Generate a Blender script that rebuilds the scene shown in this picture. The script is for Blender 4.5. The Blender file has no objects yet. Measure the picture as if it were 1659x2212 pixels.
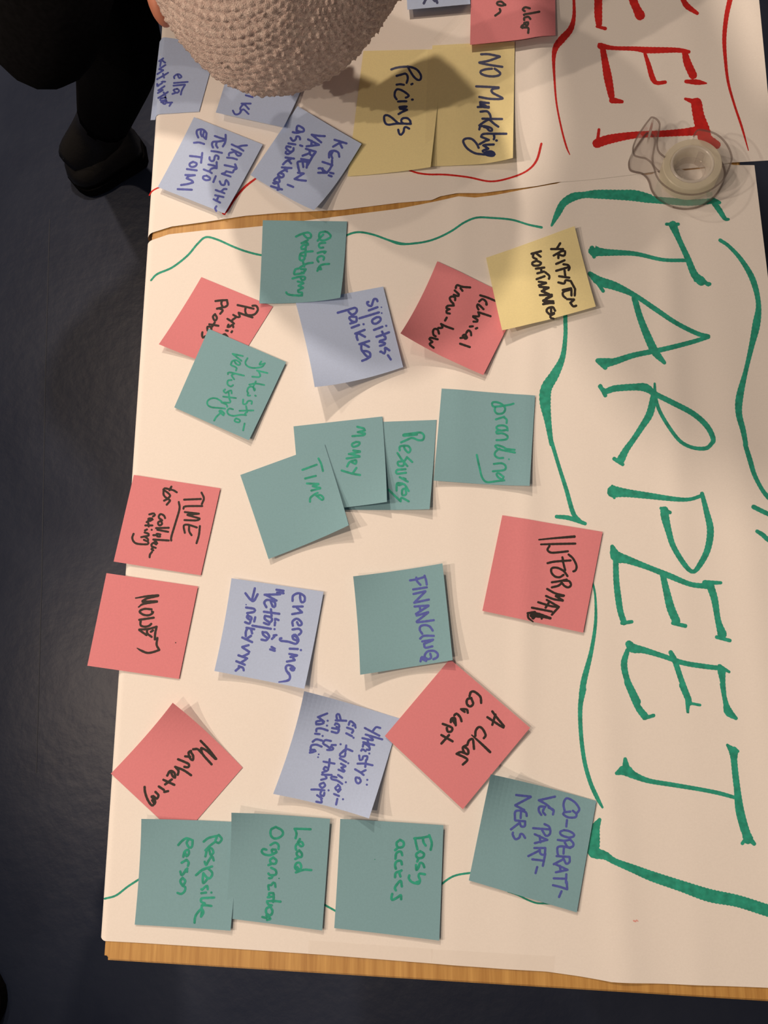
import bpy, bmesh, math, random
import numpy as np
from mathutils import Vector, Matrix

random.seed(4)
rng = np.random.default_rng(4)
S = bpy.context.scene
COL = S.collection

# ------------------------------------------------------------------ camera
W, H, F = 1659.0, 2212.0, 1661.0          # frame of the photograph, focal length in pixels
ZT = 0.74                                  # height of the table top
N = np.array([-0.14665, 0.20811, 1.0]); PD = 0.6164
CAMD = PD / np.linalg.norm(N)              # lens to table top
ZW = N / np.linalg.norm(N)
def _ray(px, py): return np.array([(px - W / 2) / F, -(py - H / 2) / F, -1.0])
def _plane(px, py):
    r = _ray(px, py); return r * (-PD / (N @ r))
XW = _plane(1659, 2165) - _plane(222, 2075)
XW = XW - ZW * (XW @ ZW); XW /= np.linalg.norm(XW)
YW = np.cross(ZW, XW)
RW = np.array([XW, YW, ZW])                # camera axes -> world axes
CPOS = np.array([0, 0, ZT + CAMD])
cam = bpy.data.cameras.new('camera'); camo = bpy.data.objects.new('camera', cam); COL.objects.link(camo)
camo.matrix_world = Matrix([[*RW[i], CPOS[i]] for i in range(3)] + [[0, 0, 0, 1]])
cam.sensor_fit = 'VERTICAL'; cam.sensor_height = 36; cam.lens = F * 36 / H
cam.clip_start = 0.02; cam.clip_end = 50
S.camera = camo

def P(px, py, z=0.0):
    """the point z metres above the table top that the photograph shows at this pixel"""
    r = RW @ _ray(px, py); t = (ZT + z - CPOS[2]) / r[2]
    return CPOS + r * t

# ------------------------------------------------------------------ light
S.view_settings.view_transform = 'Standard'; S.view_settings.look = 'None'
S.view_settings.gamma = 1.0; S.view_settings.use_curve_mapping = False
S.view_settings.exposure = -0.07
S.cycles.transparent_max_bounces = 32
wd = bpy.data.worlds.new('room'); S.world = wd; wd.use_nodes = True
wd.node_tree.nodes['Background'].inputs[0].default_value = (1.0, 0.80, 0.70, 1)
wd.node_tree.nodes['Background'].inputs[1].default_value = 0.10
def lamp(name, loc, watt, rad, col=(1, 0.768, 0.575)):
    l = bpy.data.lights.new(name, 'POINT'); l.energy = watt; l.color = col; l.shadow_soft_size = rad
    o = bpy.data.objects.new(name, l); COL.objects.link(o); o.location = (loc[0], loc[1], ZT + loc[2]); return o
def spot(name, loc, aim, watt, rad, size, blend, col=(1, 0.768, 0.575)):
    l = bpy.data.lights.new(name, 'SPOT'); l.energy = watt; l.color = col; l.shadow_soft_size = rad; l.spot_size = math.radians(size); l.spot_blend = blend
    o = bpy.data.objects.new(name, l); COL.objects.link(o); o.location = (loc[0], loc[1], ZT + loc[2])
    o.rotation_euler = (Vector((aim[0], aim[1], ZT + aim[2])) - o.location).to_track_quat('-Z', 'Y').to_euler(); return o
spot('ceiling_spot', (-0.50, -0.45, 1.25), (-0.08, 0.02, 0), 11.5, 0.012, 76, 0.6)
spot('ceiling_spot', (-0.85, 0.06, 1.05), (-0.10, 0.03, 0), 15, 0.012, 78, 0.6)
spot('ceiling_spot', (-1.55, -0.08, 1.18), (-0.10, 0.02, 0), 38, 0.014, 72, 0.5)
lamp('ceiling_lamp', (-1.36, 1.33, 1.50), 34, 0.03)
lamp('ceiling_lamp', (-0.48, 0.95, 1.55), 9, 0.02)
lamp('ceiling_lamp', (-0.48, 1.78, 1.50), 92, 0.05)

# ------------------------------------------------------------------ helpers
def tag(o, label=None, cat=None, group=None, kind=None):
    if label: o['label'] = label
    if cat: o['category'] = cat
    if group: o['group'] = group
    if kind: o['kind'] = kind
    return o
def empty(name, loc):
    o = bpy.data.objects.new(name, None); COL.objects.link(o); o.location = loc; o.empty_display_size = 0.02; return o
def mesh(name, verts, faces, mat, parent=None, smooth=False):
    me = bpy.data.meshes.new(name); me.from_pydata([tuple(v) for v in verts], [], faces); me.update()
    if smooth: me.polygons.foreach_set('use_smooth', [True] * len(me.polygons))
    o = bpy.data.objects.new(name, me); COL.objects.link(o)
    if mat: me.materials.append(mat)
    if parent is not None:
        o.parent = parent; o.matrix_parent_inverse = Matrix.Translation(-Vector(parent.location))
    return o
def from_bm(name, bm, mat, parent=None, smooth=False):
    me = bpy.data.meshes.new(name); bm.normal_update(); bm.to_mesh(me); bm.free()
    if smooth: me.polygons.foreach_set('use_smooth', [True] * len(me.polygons))
    o = bpy.data.objects.new(name, me); COL.objects.link(o); me.materials.append(mat)
    if parent is not None:
        o.parent = parent; o.matrix_parent_inverse = Matrix.Translation(-Vector(parent.location))
    return o

def mat(name, col, rough=0.7, spec=0.3, noise=None, bump=None, trans=0.0):
    m = bpy.data.materials.new(name); m.use_nodes = True; nt = m.node_tree; b = nt.nodes['Principled BSDF']
    b.inputs['Base Color'].default_value = (*col, 1); b.inputs['Roughness'].default_value = rough
    b.inputs['Specular IOR Level'].default_value = spec
    if noise or bump:
        tc = nt.nodes.new('ShaderNodeTexCoord')
    if noise:
        sc, amt = noise
        n = nt.nodes.new('ShaderNodeTexNoise'); n.inputs['Scale'].default_value = sc; n.inputs['Detail'].default_value = 4
        r = nt.nodes.new('ShaderNodeValToRGB')
        r.color_ramp.elements[0].position = 0.3; r.color_ramp.elements[1].position = 0.7
        r.color_ramp.elements[0].color = (*[c * (1 - amt) for c in col], 1); r.color_ramp.elements[1].color = (*[min(1, c * (1 + amt)) for c in col], 1)
        nt.links.new(tc.outputs['Object'], n.inputs['Vector']); nt.links.new(n.outputs['Fac'], r.inputs[0]); nt.links.new(r.outputs[0], b.inputs['Base Color'])
    if bump:
        sc, st, ds = bump
        n = nt.nodes.new('ShaderNodeTexNoise'); n.inputs['Scale'].default_value = sc; n.inputs['Detail'].default_value = 6
        bp = nt.nodes.new('ShaderNodeBump'); bp.inputs['Strength'].default_value = st; bp.inputs['Distance'].default_value = ds
        nt.links.new(tc.outputs['Object'], n.inputs['Vector']); nt.links.new(n.outputs['Fac'], bp.inputs['Height']); nt.links.new(bp.outputs[0], b.inputs['Normal'])
    return m

M = {
 'paper': mat('flipchart_paper', (0.85, 0.835, 0.82), 0.8, 0.15, noise=(900, 0.02), bump=(25, 0.12, 0.002)),
 'coral': mat('coral_note_paper', (0.71, 0.258, 0.30), 0.85, 0.1, noise=(700, 0.03)),
 'teal': mat('teal_note_paper', (0.222, 0.412, 0.495), 0.85, 0.1, noise=(700, 0.03)),
 'blue': mat('blue_note_paper', (0.455, 0.585, 0.86), 0.85, 0.1, noise=(700, 0.03)),
 'yellow': mat('yellow_note_paper', (0.84, 0.77, 0.43), 0.85, 0.1, noise=(700, 0.03)),
 'green_ink': mat('green_ink', (0.027, 0.34, 0.25), 0.6, 0.25, noise=(220, 0.22)),
 'red_ink': mat('red_ink', (0.58, 0.022, 0.02), 0.6, 0.25, noise=(220, 0.15)),
 'black_ink': mat('black_ink', (0.030, 0.025, 0.024), 0.6, 0.25),
 'blue_ink': mat('blue_ink', (0.085, 0.115, 0.46), 0.6, 0.25, noise=(300, 0.12)),
 'navy_ink': mat('navy_ink', (0.035, 0.05, 0.15), 0.6, 0.25),
 'steel': mat('grey_steel', (0.2, 0.2, 0.21), 0.4, 0.5),
 'black_cloth': mat('black_cloth', (0.006, 0.006, 0.007), 0.95, 0.05, noise=(200, 0.3)),
 'boot': mat('black_leather', (0.010, 0.0095, 0.009), 0.38, 0.5, bump=(120, 0.3, 0.002)),
 'skin': mat('skin', (0.50, 0.20, 0.13), 0.55, 0.3, noise=(60, 0.08)),
}
def wood_mat():
    m = bpy.data.materials.new('beech_veneer'); m.use_nodes = True; nt = m.node_tree; b = nt.nodes['Principled BSDF']
    tc = nt.nodes.new('ShaderNodeTexCoord'); mp = nt.nodes.new('ShaderNodeMapping'); mp.inputs['Scale'].default_value = (230, 9, 9)
    n = nt.nodes.new('ShaderNodeTexNoise'); n.inputs['Scale'].default_value = 1.0; n.inputs['Detail'].default_value = 5; n.inputs['Roughness'].default_value = 0.65
    r = nt.nodes.new('ShaderNodeValToRGB'); e = r.color_ramp.elements
    e[0].position = 0.3; e[0].color = (0.40, 0.20, 0.05, 1); e[1].position = 0.68; e[1].color = (0.62, 0.37, 0.115, 1)
    nt.links.new(tc.outputs['Object'], mp.inputs[0]); nt.links.new(mp.outputs[0], n.inputs['Vector']); nt.links.new(n.outputs['Fac'], r.inputs[0])
    nt.links.new(r.outputs[0], b.inputs['Base Color']); b.inputs['Roughness'].default_value = 0.45
    return m
M['wood'] = wood_mat()
M['edge'] = mat('beech_edge', (0.40, 0.20, 0.065), 0.5, 0.3, noise=(60, 0.15))
def clear_mat(name, tint, haze, gloss, hazecol=(0.8, 0.8, 0.78), rough=0.08):
    m = bpy.data.materials.new(name); m.use_nodes = True; nt = m.node_tree; nt.nodes.clear()
    out = nt.nodes.new('ShaderNodeOutputMaterial'); tr = nt.nodes.new('ShaderNodeBsdfTransparent'); tr.inputs[0].default_value = (*tint, 1)
    di = nt.nodes.new('ShaderNodeBsdfDiffuse'); di.inputs[0].default_value = (*hazecol, 1)
    tl = nt.nodes.new('ShaderNodeBsdfTranslucent'); tl.inputs[0].default_value = (*hazecol, 1)
    dt = nt.nodes.new('ShaderNodeMixShader'); dt.inputs[0].default_value = 0.45
    nt.links.new(di.outputs[0], dt.inputs[1]); nt.links.new(tl.outputs[0], dt.inputs[2])
    gl = nt.nodes.new('ShaderNodeBsdfGlossy'); gl.inputs['Roughness'].default_value = rough
    lw = nt.nodes.new('ShaderNodeFresnel'); lw.inputs[0].default_value = 1.49
    mu = nt.nodes.new('ShaderNodeMath'); mu.operation = 'MULTIPLY'; mu.inputs[1].default_value = gloss
    m1 = nt.nodes.new('ShaderNodeMixShader'); m1.inputs[0].default_value = haze
    m2 = nt.nodes.new('ShaderNodeMixShader')
    nt.links.new(tr.outputs[0], m1.inputs[1]); nt.links.new(dt.outputs[0], m1.inputs[2])
    ge = nt.nodes.new('ShaderNodeNewGeometry'); io = nt.nodes.new('ShaderNodeMath'); io.operation = 'MULTIPLY_ADD'; io.inputs[1].default_value = 1 / 1.49 - 1.49; io.inputs[2].default_value = 1.49
    nt.links.new(ge.outputs['Backfacing'], io.inputs[0]); nt.links.new(io.outputs[0], lw.inputs[0])
    nt.links.new(lw.outputs[0], mu.inputs[0]); nt.links.new(mu.outputs[0], m2.inputs[0])
    nt.links.new(m1.outputs[0], m2.inputs[1]); nt.links.new(gl.outputs[0], m2.inputs[2]); nt.links.new(m2.outputs[0], out.inputs[0])
    return m
M['plastic'] = clear_mat('clear_plastic', (0.96, 0.95, 0.945), 0.10, 1.0, (0.92, 0.90, 0.88))
M['rim'] = clear_mat('clear_plastic_rim', (0.72, 0.68, 0.67), 0.08, 1.0)
M['tape'] = clear_mat('clear_tape', (0.985, 0.98, 0.975), 0.02, 0.10, rough=0.03)
M['matt_tape'] = clear_mat('matt_tape', (0.985, 0.98, 0.975), 0.03, 0.0)
M['roll'] = clear_mat('wound_tape', (0.95, 0.945, 0.88), 0.5, 0.5, (0.96, 0.94, 0.84), 0.3)
M['core'] = clear_mat('roll_core', (0.96, 0.955, 0.95), 0.42, 0.6, (0.98, 0.97, 0.96), 0.25)
def floor_mat():
    m = bpy.data.materials.new('dark_vinyl'); m.use_nodes = True; nt = m.node_tree; b = nt.nodes['Principled BSDF']
    tc = nt.nodes.new('ShaderNodeTexCoord'); n = nt.nodes.new('ShaderNodeTexNoise'); n.inputs['Scale'].default_value = 5; n.inputs['Detail'].default_value = 8
    r = nt.nodes.new('ShaderNodeValToRGB'); e = r.color_ramp.elements
    e[0].position = 0.35; e[0].color = (0.013, 0.023, 0.056, 1); e[1].position = 0.75; e[1].color = (0.028, 0.041, 0.080, 1)
    nt.links.new(tc.outputs['Object'], n.inputs['Vector']); nt.links.new(n.outputs['Fac'], r.inputs[0]); nt.links.new(r.outputs[0], b.inputs['Base Color'])
    n2 = nt.nodes.new('ShaderNodeTexNoise'); n2.inputs['Scale'].default_value = 38; n2.inputs['Detail'].default_value = 6
    bp = nt.nodes.new('ShaderNodeBump'); bp.inputs['Strength'].default_value = 0.25; bp.inputs['Distance'].default_value = 0.004
    nt.links.new(tc.outputs['Object'], n2.inputs['Vector']); nt.links.new(n2.outputs['Fac'], bp.inputs['Height']); nt.links.new(bp.outputs[0], b.inputs['Normal'])
    b.inputs['Roughness'].default_value = 0.42; b.inputs['Specular IOR Level'].default_value = 0.5
    return m
M['floor'] = floor_mat()

# ------------------------------------------------------------------ room and table
fl = mesh('floor', [(-6, -6, 0), (6, -6, 0), (6, 6.2, 0), (-6, 6.2, 0)], [(0, 1, 2, 3)], M['floor']); tag(fl, kind='structure')

sq = [(107, 473), (98, 800), (90, 1250), (78, 1670)]
V = []
for x, y in sq: V += [tuple(P(x - 0.9, y, -ZT + 0.0006)), tuple(P(x + 0.9, y, -ZT + 0.0006))]
tag(mesh('trim_1', V, [(2 * i, 2 * i + 1, 2 * i + 3, 2 * i + 2) for i in range(3)], mat('vinyl_weld', (0.055, 0.065, 0.09), 0.5, 0.3)), kind='structure')
EL = [P(327, 510), P(223, 2074)]                      # two points of the table's left edge
XL = 0.5 * (EL[0][0] + EL[1][0])
SK = (EL[0][0] - EL[1][0]) / (EL[0][1] - EL[1][1])    # how far the left edge is out of square with the end
YB = P(900, 2117)[1]                                   # the table's near end
def xleft(y): return EL[1][0] + SK * (y - EL[1][1])
XR = P(1600, 357)[0]
YTOP = YB + 1.0
TH = 0.024
tb = empty('table', ((XL + XR) / 2, YB + 0.5, 0))
tag(tb, 'long narrow beech table covered with paper and sticky notes', 'table')
bm = bmesh.new()
c = [(xleft(YB), YB), (XR, YB), (XR, YTOP), (xleft(YTOP), YTOP)]
vs = [bm.verts.new((x, y, ZT - TH + z)) for z in (0.0, TH) for x, y in c]
for f in ((3, 2, 1, 0), (4, 5, 6, 7), (0, 1, 5, 4), (1, 2, 6, 5), (2, 3, 7, 6), (3, 0, 4, 7)): bm.faces.new([vs[i] for i in f])
vert_edges = [e for e in bm.edges if abs(e.verts[0].co.z - e.verts[1].co.z) > 0.01]
bmesh.ops.bevel(bm, geom=vert_edges, offset=0.003, segments=3, affect='EDGES')
top_edges = [e for e in bm.edges if e.verts[0].co.z > ZT - 1e-5 and e.verts[1].co.z > ZT - 1e-5 and len(e.link_faces) == 2 and abs(e.link_faces[0].normal.z - e.link_faces[1].normal.z) > 0.3]
bm.normal_update()
top_edges = [e for e in bm.edges if e.verts[0].co.z > ZT - 1e-5 and e.verts[1].co.z > ZT - 1e-5 and abs(e.link_faces[0].normal.z - e.link_faces[1].normal.z) > 0.3]
bmesh.ops.bevel(bm, geom=top_edges, offset=0.0015, segments=2, affect='EDGES')
top = from_bm('tabletop', bm, M['wood'], tb); top.data.materials.append(M['edge'])
for p in top.data.polygons:
    if abs(p.normal.z) < 0.5: p.material_index = 1
def boxm(name, x0, x1, y0, y1, z0, z1, m, parent, bev=0.0):
    bm = bmesh.new()
    vs = [bm.verts.new(v) for v in ((x0, y0, z0), (x1, y0, z0), (x1, y1, z0), (x0, y1, z0), (x0, y0, z1), (x1, y0, z1), (x1, y1, z1), (x0, y1, z1))]
    for f in ((3, 2, 1, 0), (4, 5, 6, 7), (0, 1, 5, 4), (1, 2, 6, 5), (2, 3, 7, 6), (3, 0, 4, 7)): bm.faces.new([vs[i] for i in f])
    if bev: bmesh.ops.bevel(bm, geom=list(bm.edges), offset=bev, segments=2, affect='EDGES')
    return from_bm(name, bm, m, parent)
for x in (XL + 0.10, XR - 0.10):
    for y in (YB + 0.16, YTOP - 0.16):
        boxm('leg', x - 0.02, x + 0.02, y - 0.02, y + 0.02, 0, ZT - TH, M['steel'], tb, 0.003)
boxm('crossbar', XL + 0.12, XR - 0.12, YB + 0.145, YB + 0.175, 0.08, 0.11, M['steel'], tb, 0.003)

# ------------------------------------------------------------------ paper sheets
ROLL = 0.0075
def wrinkle(x, y):
    w = 0.0
    for cx, sl, wd_, a in ((0.02, 0.05, 0.010, 0.0007), (0.075, -0.04, 0.014, 0.0009), (0.135, 0.03, 0.012, 0.0010), (0.19, -0.03, 0.016, 0.0011), (-0.03, 0.02, 0.012, 0.0005), (0.235, 0.0, 0.014, 0.0008)):
        d = (x - cx - sl * y) / wd_
        w += 1.5 * a * math.exp(-d * d) * (0.55 + 0.45 * math.sin(9 * y + 40 * cx))
    return w
def paper_z(x, y, lift=0.0006):
    z = lift + wrinkle(x, y)
    d = xleft(y) + 0.002 - x
    if d > 0:
        d = min(d, ROLL * 0.999); z -= ROLL - math.sqrt(ROLL * ROLL - d * d)
    return z
def interp(poly, t):
    """resample a polyline at a list of parameters 0..1 along its x"""
    xs = [p[0] for p in poly]; ys = [p[1] for p in poly]
    return np.interp(t, xs, ys)
def sheet(name, low, high, right_low, right_high, lift, label, lifted_low=0.0):
    """low/high: polylines in pixels (x ascending) of the sheet's near and far edge"""
    lo = sorted([tuple(P(*p)[:2]) for p in low]); hi = sorted([tuple(P(*p)[:2]) for p in high])
    rl, rh = P(*right_low), P(*right_high)
    nu, nv = 300, 90
    arc = 9; hang = 3
    cols = []
    for i in range(nu + 1): cols.append(('u', i / nu))
    V = []; n_extra = arc + hang
    for j in range(nv + 1):
        v = j / nv
        row = []
        xr = rl[0] * (1 - v) + rh[0] * v
        yref = (1 - v) * lo[0][1] + v * hi[0][1]
        x0 = xleft(yref) + 0.002
        for h in range(hang, 0, -1):
            y = (1 - v) * interp(lo, x0) + v * interp(hi, x0)
            row.append((x0 - ROLL - 0.002 * (hang - h) * 0.3, y, ZT + lift - ROLL - 0.011 * h))
        for a in range(arc, 0, -1):
            th = a / arc * math.pi / 2
            x = x0 - ROLL * math.sin(th)
            y = (1 - v) * interp(lo, x) + v * interp(hi, x)
            row.append((x, y, ZT + lift + wrinkle(x, y) - ROLL * (1 - math.cos(th))))
        for k, u in cols:
            x = x0 + (xr - x0) * u
            y = (1 - v) * interp(lo, x) + v * interp(hi, x)
            z = lift + wrinkle(x, y) + lifted_low * max(0.0, 1 - v * 9) ** 2
            over = x - XR
            if over > 0: z -= over * over * 1.2
            row.append((x, y, ZT + z))
        V += row
    nc = len(cols) + n_extra
    Fc = [(j * nc + i, j * nc + i + 1, (j + 1) * nc + i + 1, (j + 1) * nc + i) for j in range(nv) for i in range(nc - 1)]
    o = mesh(name, V, Fc, M['paper'], smooth=True)
    return tag(o, label, 'paper', 'flipchart sheets on the table')
low_lo = [(200, 2020), (225, 2032), (300, 2036), (540, 2051), (700, 2062), (900, 2078), (1080, 2092), (1180, 2098), (1250, 2108), (1320, 2120), (1480, 2126), (1659, 2133), (1750, 2138)]
low_hi = [(300, 530), (327, 520), (365, 507), (445, 498), (517, 494), (568, 489), (740, 467), (860, 452), (921, 440), (990, 426), (1026, 428), (1071, 422), (1132, 410), (1203, 399), (1225, 390), (1300, 379), (1372, 371), (1391, 379.5), (1409, 378), (1428, 366), (1462, 362), (1478, 369.6), (1521, 365.2), (1536, 355), (1562, 352), (1584, 357.5), (1640, 358)]
up_lo = [(300, 520), (327, 505), (372, 491), (445, 481), (530, 468), (600, 462), (740, 455), (860, 440), (933, 434), (951, 426), (987, 420), (1041, 419), (1102, 411), (1162, 404), (1203, 397), (1300, 387.5), (1390, 376.5), (1478, 367), (1521, 363), (1581, 353), (1659, 349), (1720, 346)]
up_hi = [(300, -150), (700, -165), (1200, -180), (1700, -195)]
sheet('paper_sheet', low_lo, low_hi, (1845, 2138), (1629, 358), 0.0006, 'near white flipchart sheet with large green lettering, covered in sticky notes')
sheet('paper_sheet', up_lo, up_hi, (1671, 349), (1620, -195), 0.0012, 'far white flipchart sheet with large red lettering under the tape dispenser')
SHEETS = [o for o in COL.objects if o.name.startswith('paper_sheet')]

# ------------------------------------------------------------------ ink
def smooth(pts, step=2.2):
    """Catmull-Rom through (x, y, w) points"""
    if len(pts) < 2: return pts
    if len(pts) == 2:
        a, b = pts; n = max(1, int(math.hypot(b[0] - a[0], b[1] - a[1]) / step))
        return [tuple(a[k] + (b[k] - a[k]) * i / n for k in range(3)) for i in range(n + 1)]
    ext = [tuple(2 * pts[0][k] - pts[1][k] for k in range(3))] + list(pts) + [tuple(2 * pts[-1][k] - pts[-2][k] for k in range(3))]
    out = [pts[0]]
    for i in range(1, len(ext) - 2):
        p0, p1, p2, p3 = ext[i - 1:i + 3]
        n = max(1, int(math.hypot(p2[0] - p1[0], p2[1] - p1[1]) / step))
        for s in range(1, n + 1):
            t = s / n
            out.append(tuple(0.5 * (2 * p1[k] + (p2[k] - p0[k]) * t + (2 * p0[k] - 5 * p1[k] + 4 * p2[k] - p3[k]) * t * t + (3 * p1[k] - p0[k] - 3 * p2[k] + p3[k]) * t ** 3) for k in range(3)))
    return out
class Ink:
    def __init__(self): self.v = []; self.f = []; self.k = 0
    def stroke(self, pts):
        """ribbon outline in pixels for one stroke of (x, y, width)"""
        pts = smooth(pts)
        if len(pts) == 1:
            x, y, w = pts[0]; n = 10; b = len(self.v)
            self.v += [(x + w / 2 * math.cos(a * 2 * math.pi / n), y + w / 2 * math.sin(a * 2 * math.pi / n), self.k) for a in range(n)]
            self.f.append(tuple(range(b, b + n))); self.k += 1; return
        q = [pts[0]]
        for p in pts[1:]:
            if math.hypot(p[0] - q[-1][0], p[1] - q[-1][1]) > 0.3: q.append(p)
        if len(q) < 2: return self.stroke([q[0]])
        b = len(self.v); m = len(q)
        for i, (x, y, w) in enumerate(q):
            x0, y0, _ = q[max(0, i - 1)]; x1, y1, _ = q[min(m - 1, i + 1)]
            L = math.hypot(x1 - x0, y1 - y0) or 1; nx, ny = -(y1 - y0) / L, (x1 - x0) / L
            w = w / 2 * (1 + 0.05 * math.sin(i * 1.7 + self.k))
            self.v += [(x + nx * w, y + ny * w, self.k), (x - nx * w, y - ny * w, self.k)]
        for i in range(m - 1): self.f.append((b + 2 * i, b + 2 * i + 1, b + 2 * i + 3, b + 2 * i + 2))
        for e, s in ((0, -1), (m - 1, 1)):
            x, y, w = q[e]; ox, oy, _ = q[1 if e == 0 else m - 2]
            a0 = math.atan2(y - oy, x - ox); r = w / 2; bb = len(self.v)
            self.v += [(x + r * math.cos(a0 + t * math.pi / 2), y + r * math.sin(a0 + t * math.pi / 2), self.k) for t in (-1, -0.6, -0.25, 0.25, 0.6, 1)]
            self.f.append(tuple(range(bb, bb + 6)))
        self.k += 1
def parse(txt, x0, y0, k, w):
    """'x,y x,y; x,y,w ...' in the coordinates of an enlargement -> strokes in photograph pixels"""
    out = []
    for s in txt.replace('\n', ' ').split(';'):
        pts = []
        for t in s.split():
            a = [float(q) for q in t.split(',')]
            pts.append((x0 + a[0] * k, y0 + a[1] * k, a[2] if len(a) > 2 else w))
        if pts: out.append(pts)
    return out
def ink_object(name, strokes, surf, material, parent, eps=0.00007):
    """strokes laid on the surface z = surf(x, y) above the table top"""
    ik = Ink()
    for s in strokes: ik.stroke(s)
    V = []
    for px, py, k in ik.v:
        z = 0.0006
        for _ in range(3):
            p = P(px, py, z); z = surf(p[0], p[1])
        V.append(P(px, py, z + eps + (k % 24) * 2.5e-6))
    o = mesh(name, V, ik.f, material, parent)
    return o

# ------------------------------------------------------------------ sticky notes
class Note:
    def __init__(self, corners, mat_, label, lifts=(0, 0, 0, 0), edges=(0, 0, 0, 0), layer=0, p=2.0, group='sticky notes on the paper', base=0.0011, follow=False):
        self.follow = follow
        self.lifts = [l / 1000 for l in lifts]; self.edges = [e / 1000 for e in edges]; self.p = p
        self.base = base + layer * 0.0007
        cz = [self.base + self.lifts[i] + max(self.edges[i - 1], self.edges[i]) for i in range(4)]
        self.c = [P(*corners[i], cz[i])[:2] for i in range(4)]
        n = 22; V = []
        for s in (0, 1):
            for j in range(n + 1):
                for i in range(n + 1):
                    u, v = i / n, j / n; x, y = self.xy(u, v)
                    V.append((x, y, ZT + self.z(u, v) - (0.00012 if s else 0)))
        m = (n + 1) ** 2; idx = lambda i, j, s: s * m + j * (n + 1) + i
        Fc = []
        for j in range(n):
            for i in range(n):
                Fc.append((idx(i, j, 0), idx(i, j + 1, 0), idx(i + 1, j + 1, 0), idx(i + 1, j, 0)))
                Fc.append((idx(i, j, 1), idx(i + 1, j, 1), idx(i + 1, j + 1, 1), idx(i, j + 1, 1)))
        for i in range(n):
            Fc += [(idx(i, 0, 0), idx(i + 1, 0, 0), idx(i + 1, 0, 1), idx(i, 0, 1)), (idx(i, n, 1), idx(i + 1, n, 1), idx(i + 1, n, 0), idx(i, n, 0)),
                   (idx(0, i, 1), idx(0, i + 1, 1), idx(0, i + 1, 0), idx(0, i, 0)), (idx(n, i, 0), idx(n, i + 1, 0), idx(n, i + 1, 1), idx(n, i, 1))]
        self.o = mesh('sticky_note', V, Fc, mat_, smooth=False)
        tag(self.o, label, 'sticky note', group)
    def xy(self, u, v):
        a, b, c, d = self.c
        return a * (1 - u) * (1 - v) + b * u * (1 - v) + c * u * v + d * (1 - u) * v
    def z(self, u, v):
        w = ((1 - u) * (1 - v), u * (1 - v), u * v, (1 - u) * v)
        z = sum(l * max(0, k) ** self.p for l, k in zip(self.lifts, w))
        t, r, b, l = self.edges
        z += t * max(0, 1 - v) ** 2.2 + r * max(0, u) ** 2.2 + b * max(0, v) ** 2.2 + l * max(0, 1 - u) ** 2.2
        x, y = self.xy(u, v)
        if self.follow: return z + self.base + paper_z(x, y, 0)
        return z + self.base + (wrinkle(x, y) if x > xleft(y) else 0)
    def surf(self, x, y):
        a, b, c, d = self.c; u = v = 0.5; q = np.array([x, y])
        for _ in range(5):
            e = self.xy(u, v) - q
            du = (b - a) * (1 - v) + (c - d) * v; dv = (d - a) * (1 - u) + (c - b) * u
            det = du[0] * dv[1] - du[1] * dv[0]
            u -= (e[0] * dv[1] - e[1] * dv[0]) / det; v -= (du[0] * e[1] - du[1] * e[0]) / det
        return self.z(min(1, max(0, u)), min(1, max(0, v)))
    def write(self, crop, ink, w, txt):
        x0, y0, wd_ = crop
        st = parse(txt, x0, y0, wd_ / 1659.0, w)
        ink_object('handwriting', st, self.surf, M[ink], self.o)
        return self
# far blue notes and yellow notes ------------------------------------------------
Note([(338, 78), (470, 96), (430, 241), (318, 248)], M['blue'], 'pale blue sticky note drooping over the left table edge under the knitted hat', follow=True, layer=0, base=0.0020).write((310, 80, 160), 'blue_ink', 4.0, """
350,540 440,478; 400,510 380,600 365,700; 405,515 485,575; 490,625 350,720; 350,725 440,740; 440,745 310,830; 305,945 420,880 550,800; 435,820 460,910;
485,1000 400,1000 420,1030 350,1070 310,1115 305,1050; 470,1100 330,1195; 340,1195 430,1185; 430,1190 320,1255; 545,1230 440,1300 330,1365; 450,1240 490,1310;
490,1350 380,1385 390,1430 500,1400 490,1350; 450,1430 395,1460; 500,1420 430,1480 480,1500 520,1440; 520,1470 640,1465; 620,1470 580,1545;
690,925 680,890 740,840 800,835 850,890 800,920 770,860; 680,1030 990,1005; 670,1090 925,1065; 740,1160 670,1185 690,1220 750,1250 800,1205 760,1160; 720,1250 645,1275; 930,1070 860,1190 835,1290""")
Note([(505, 105), (662, 165), (612, 275), (466, 243)], M['blue'], 'pale blue sticky note mostly hidden below the knitted hat, its lower edge raised', edges=(0, 0, 5, 0), layer=1, base=0.0026).write((450, 170, 220), 'blue_ink', 4.2, """
690,405 540,405; 660,495 580,420 520,480 530,540 480,580 430,575 400,520; 520,540 570,500 655,575; 720,300 610,270""")
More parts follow.
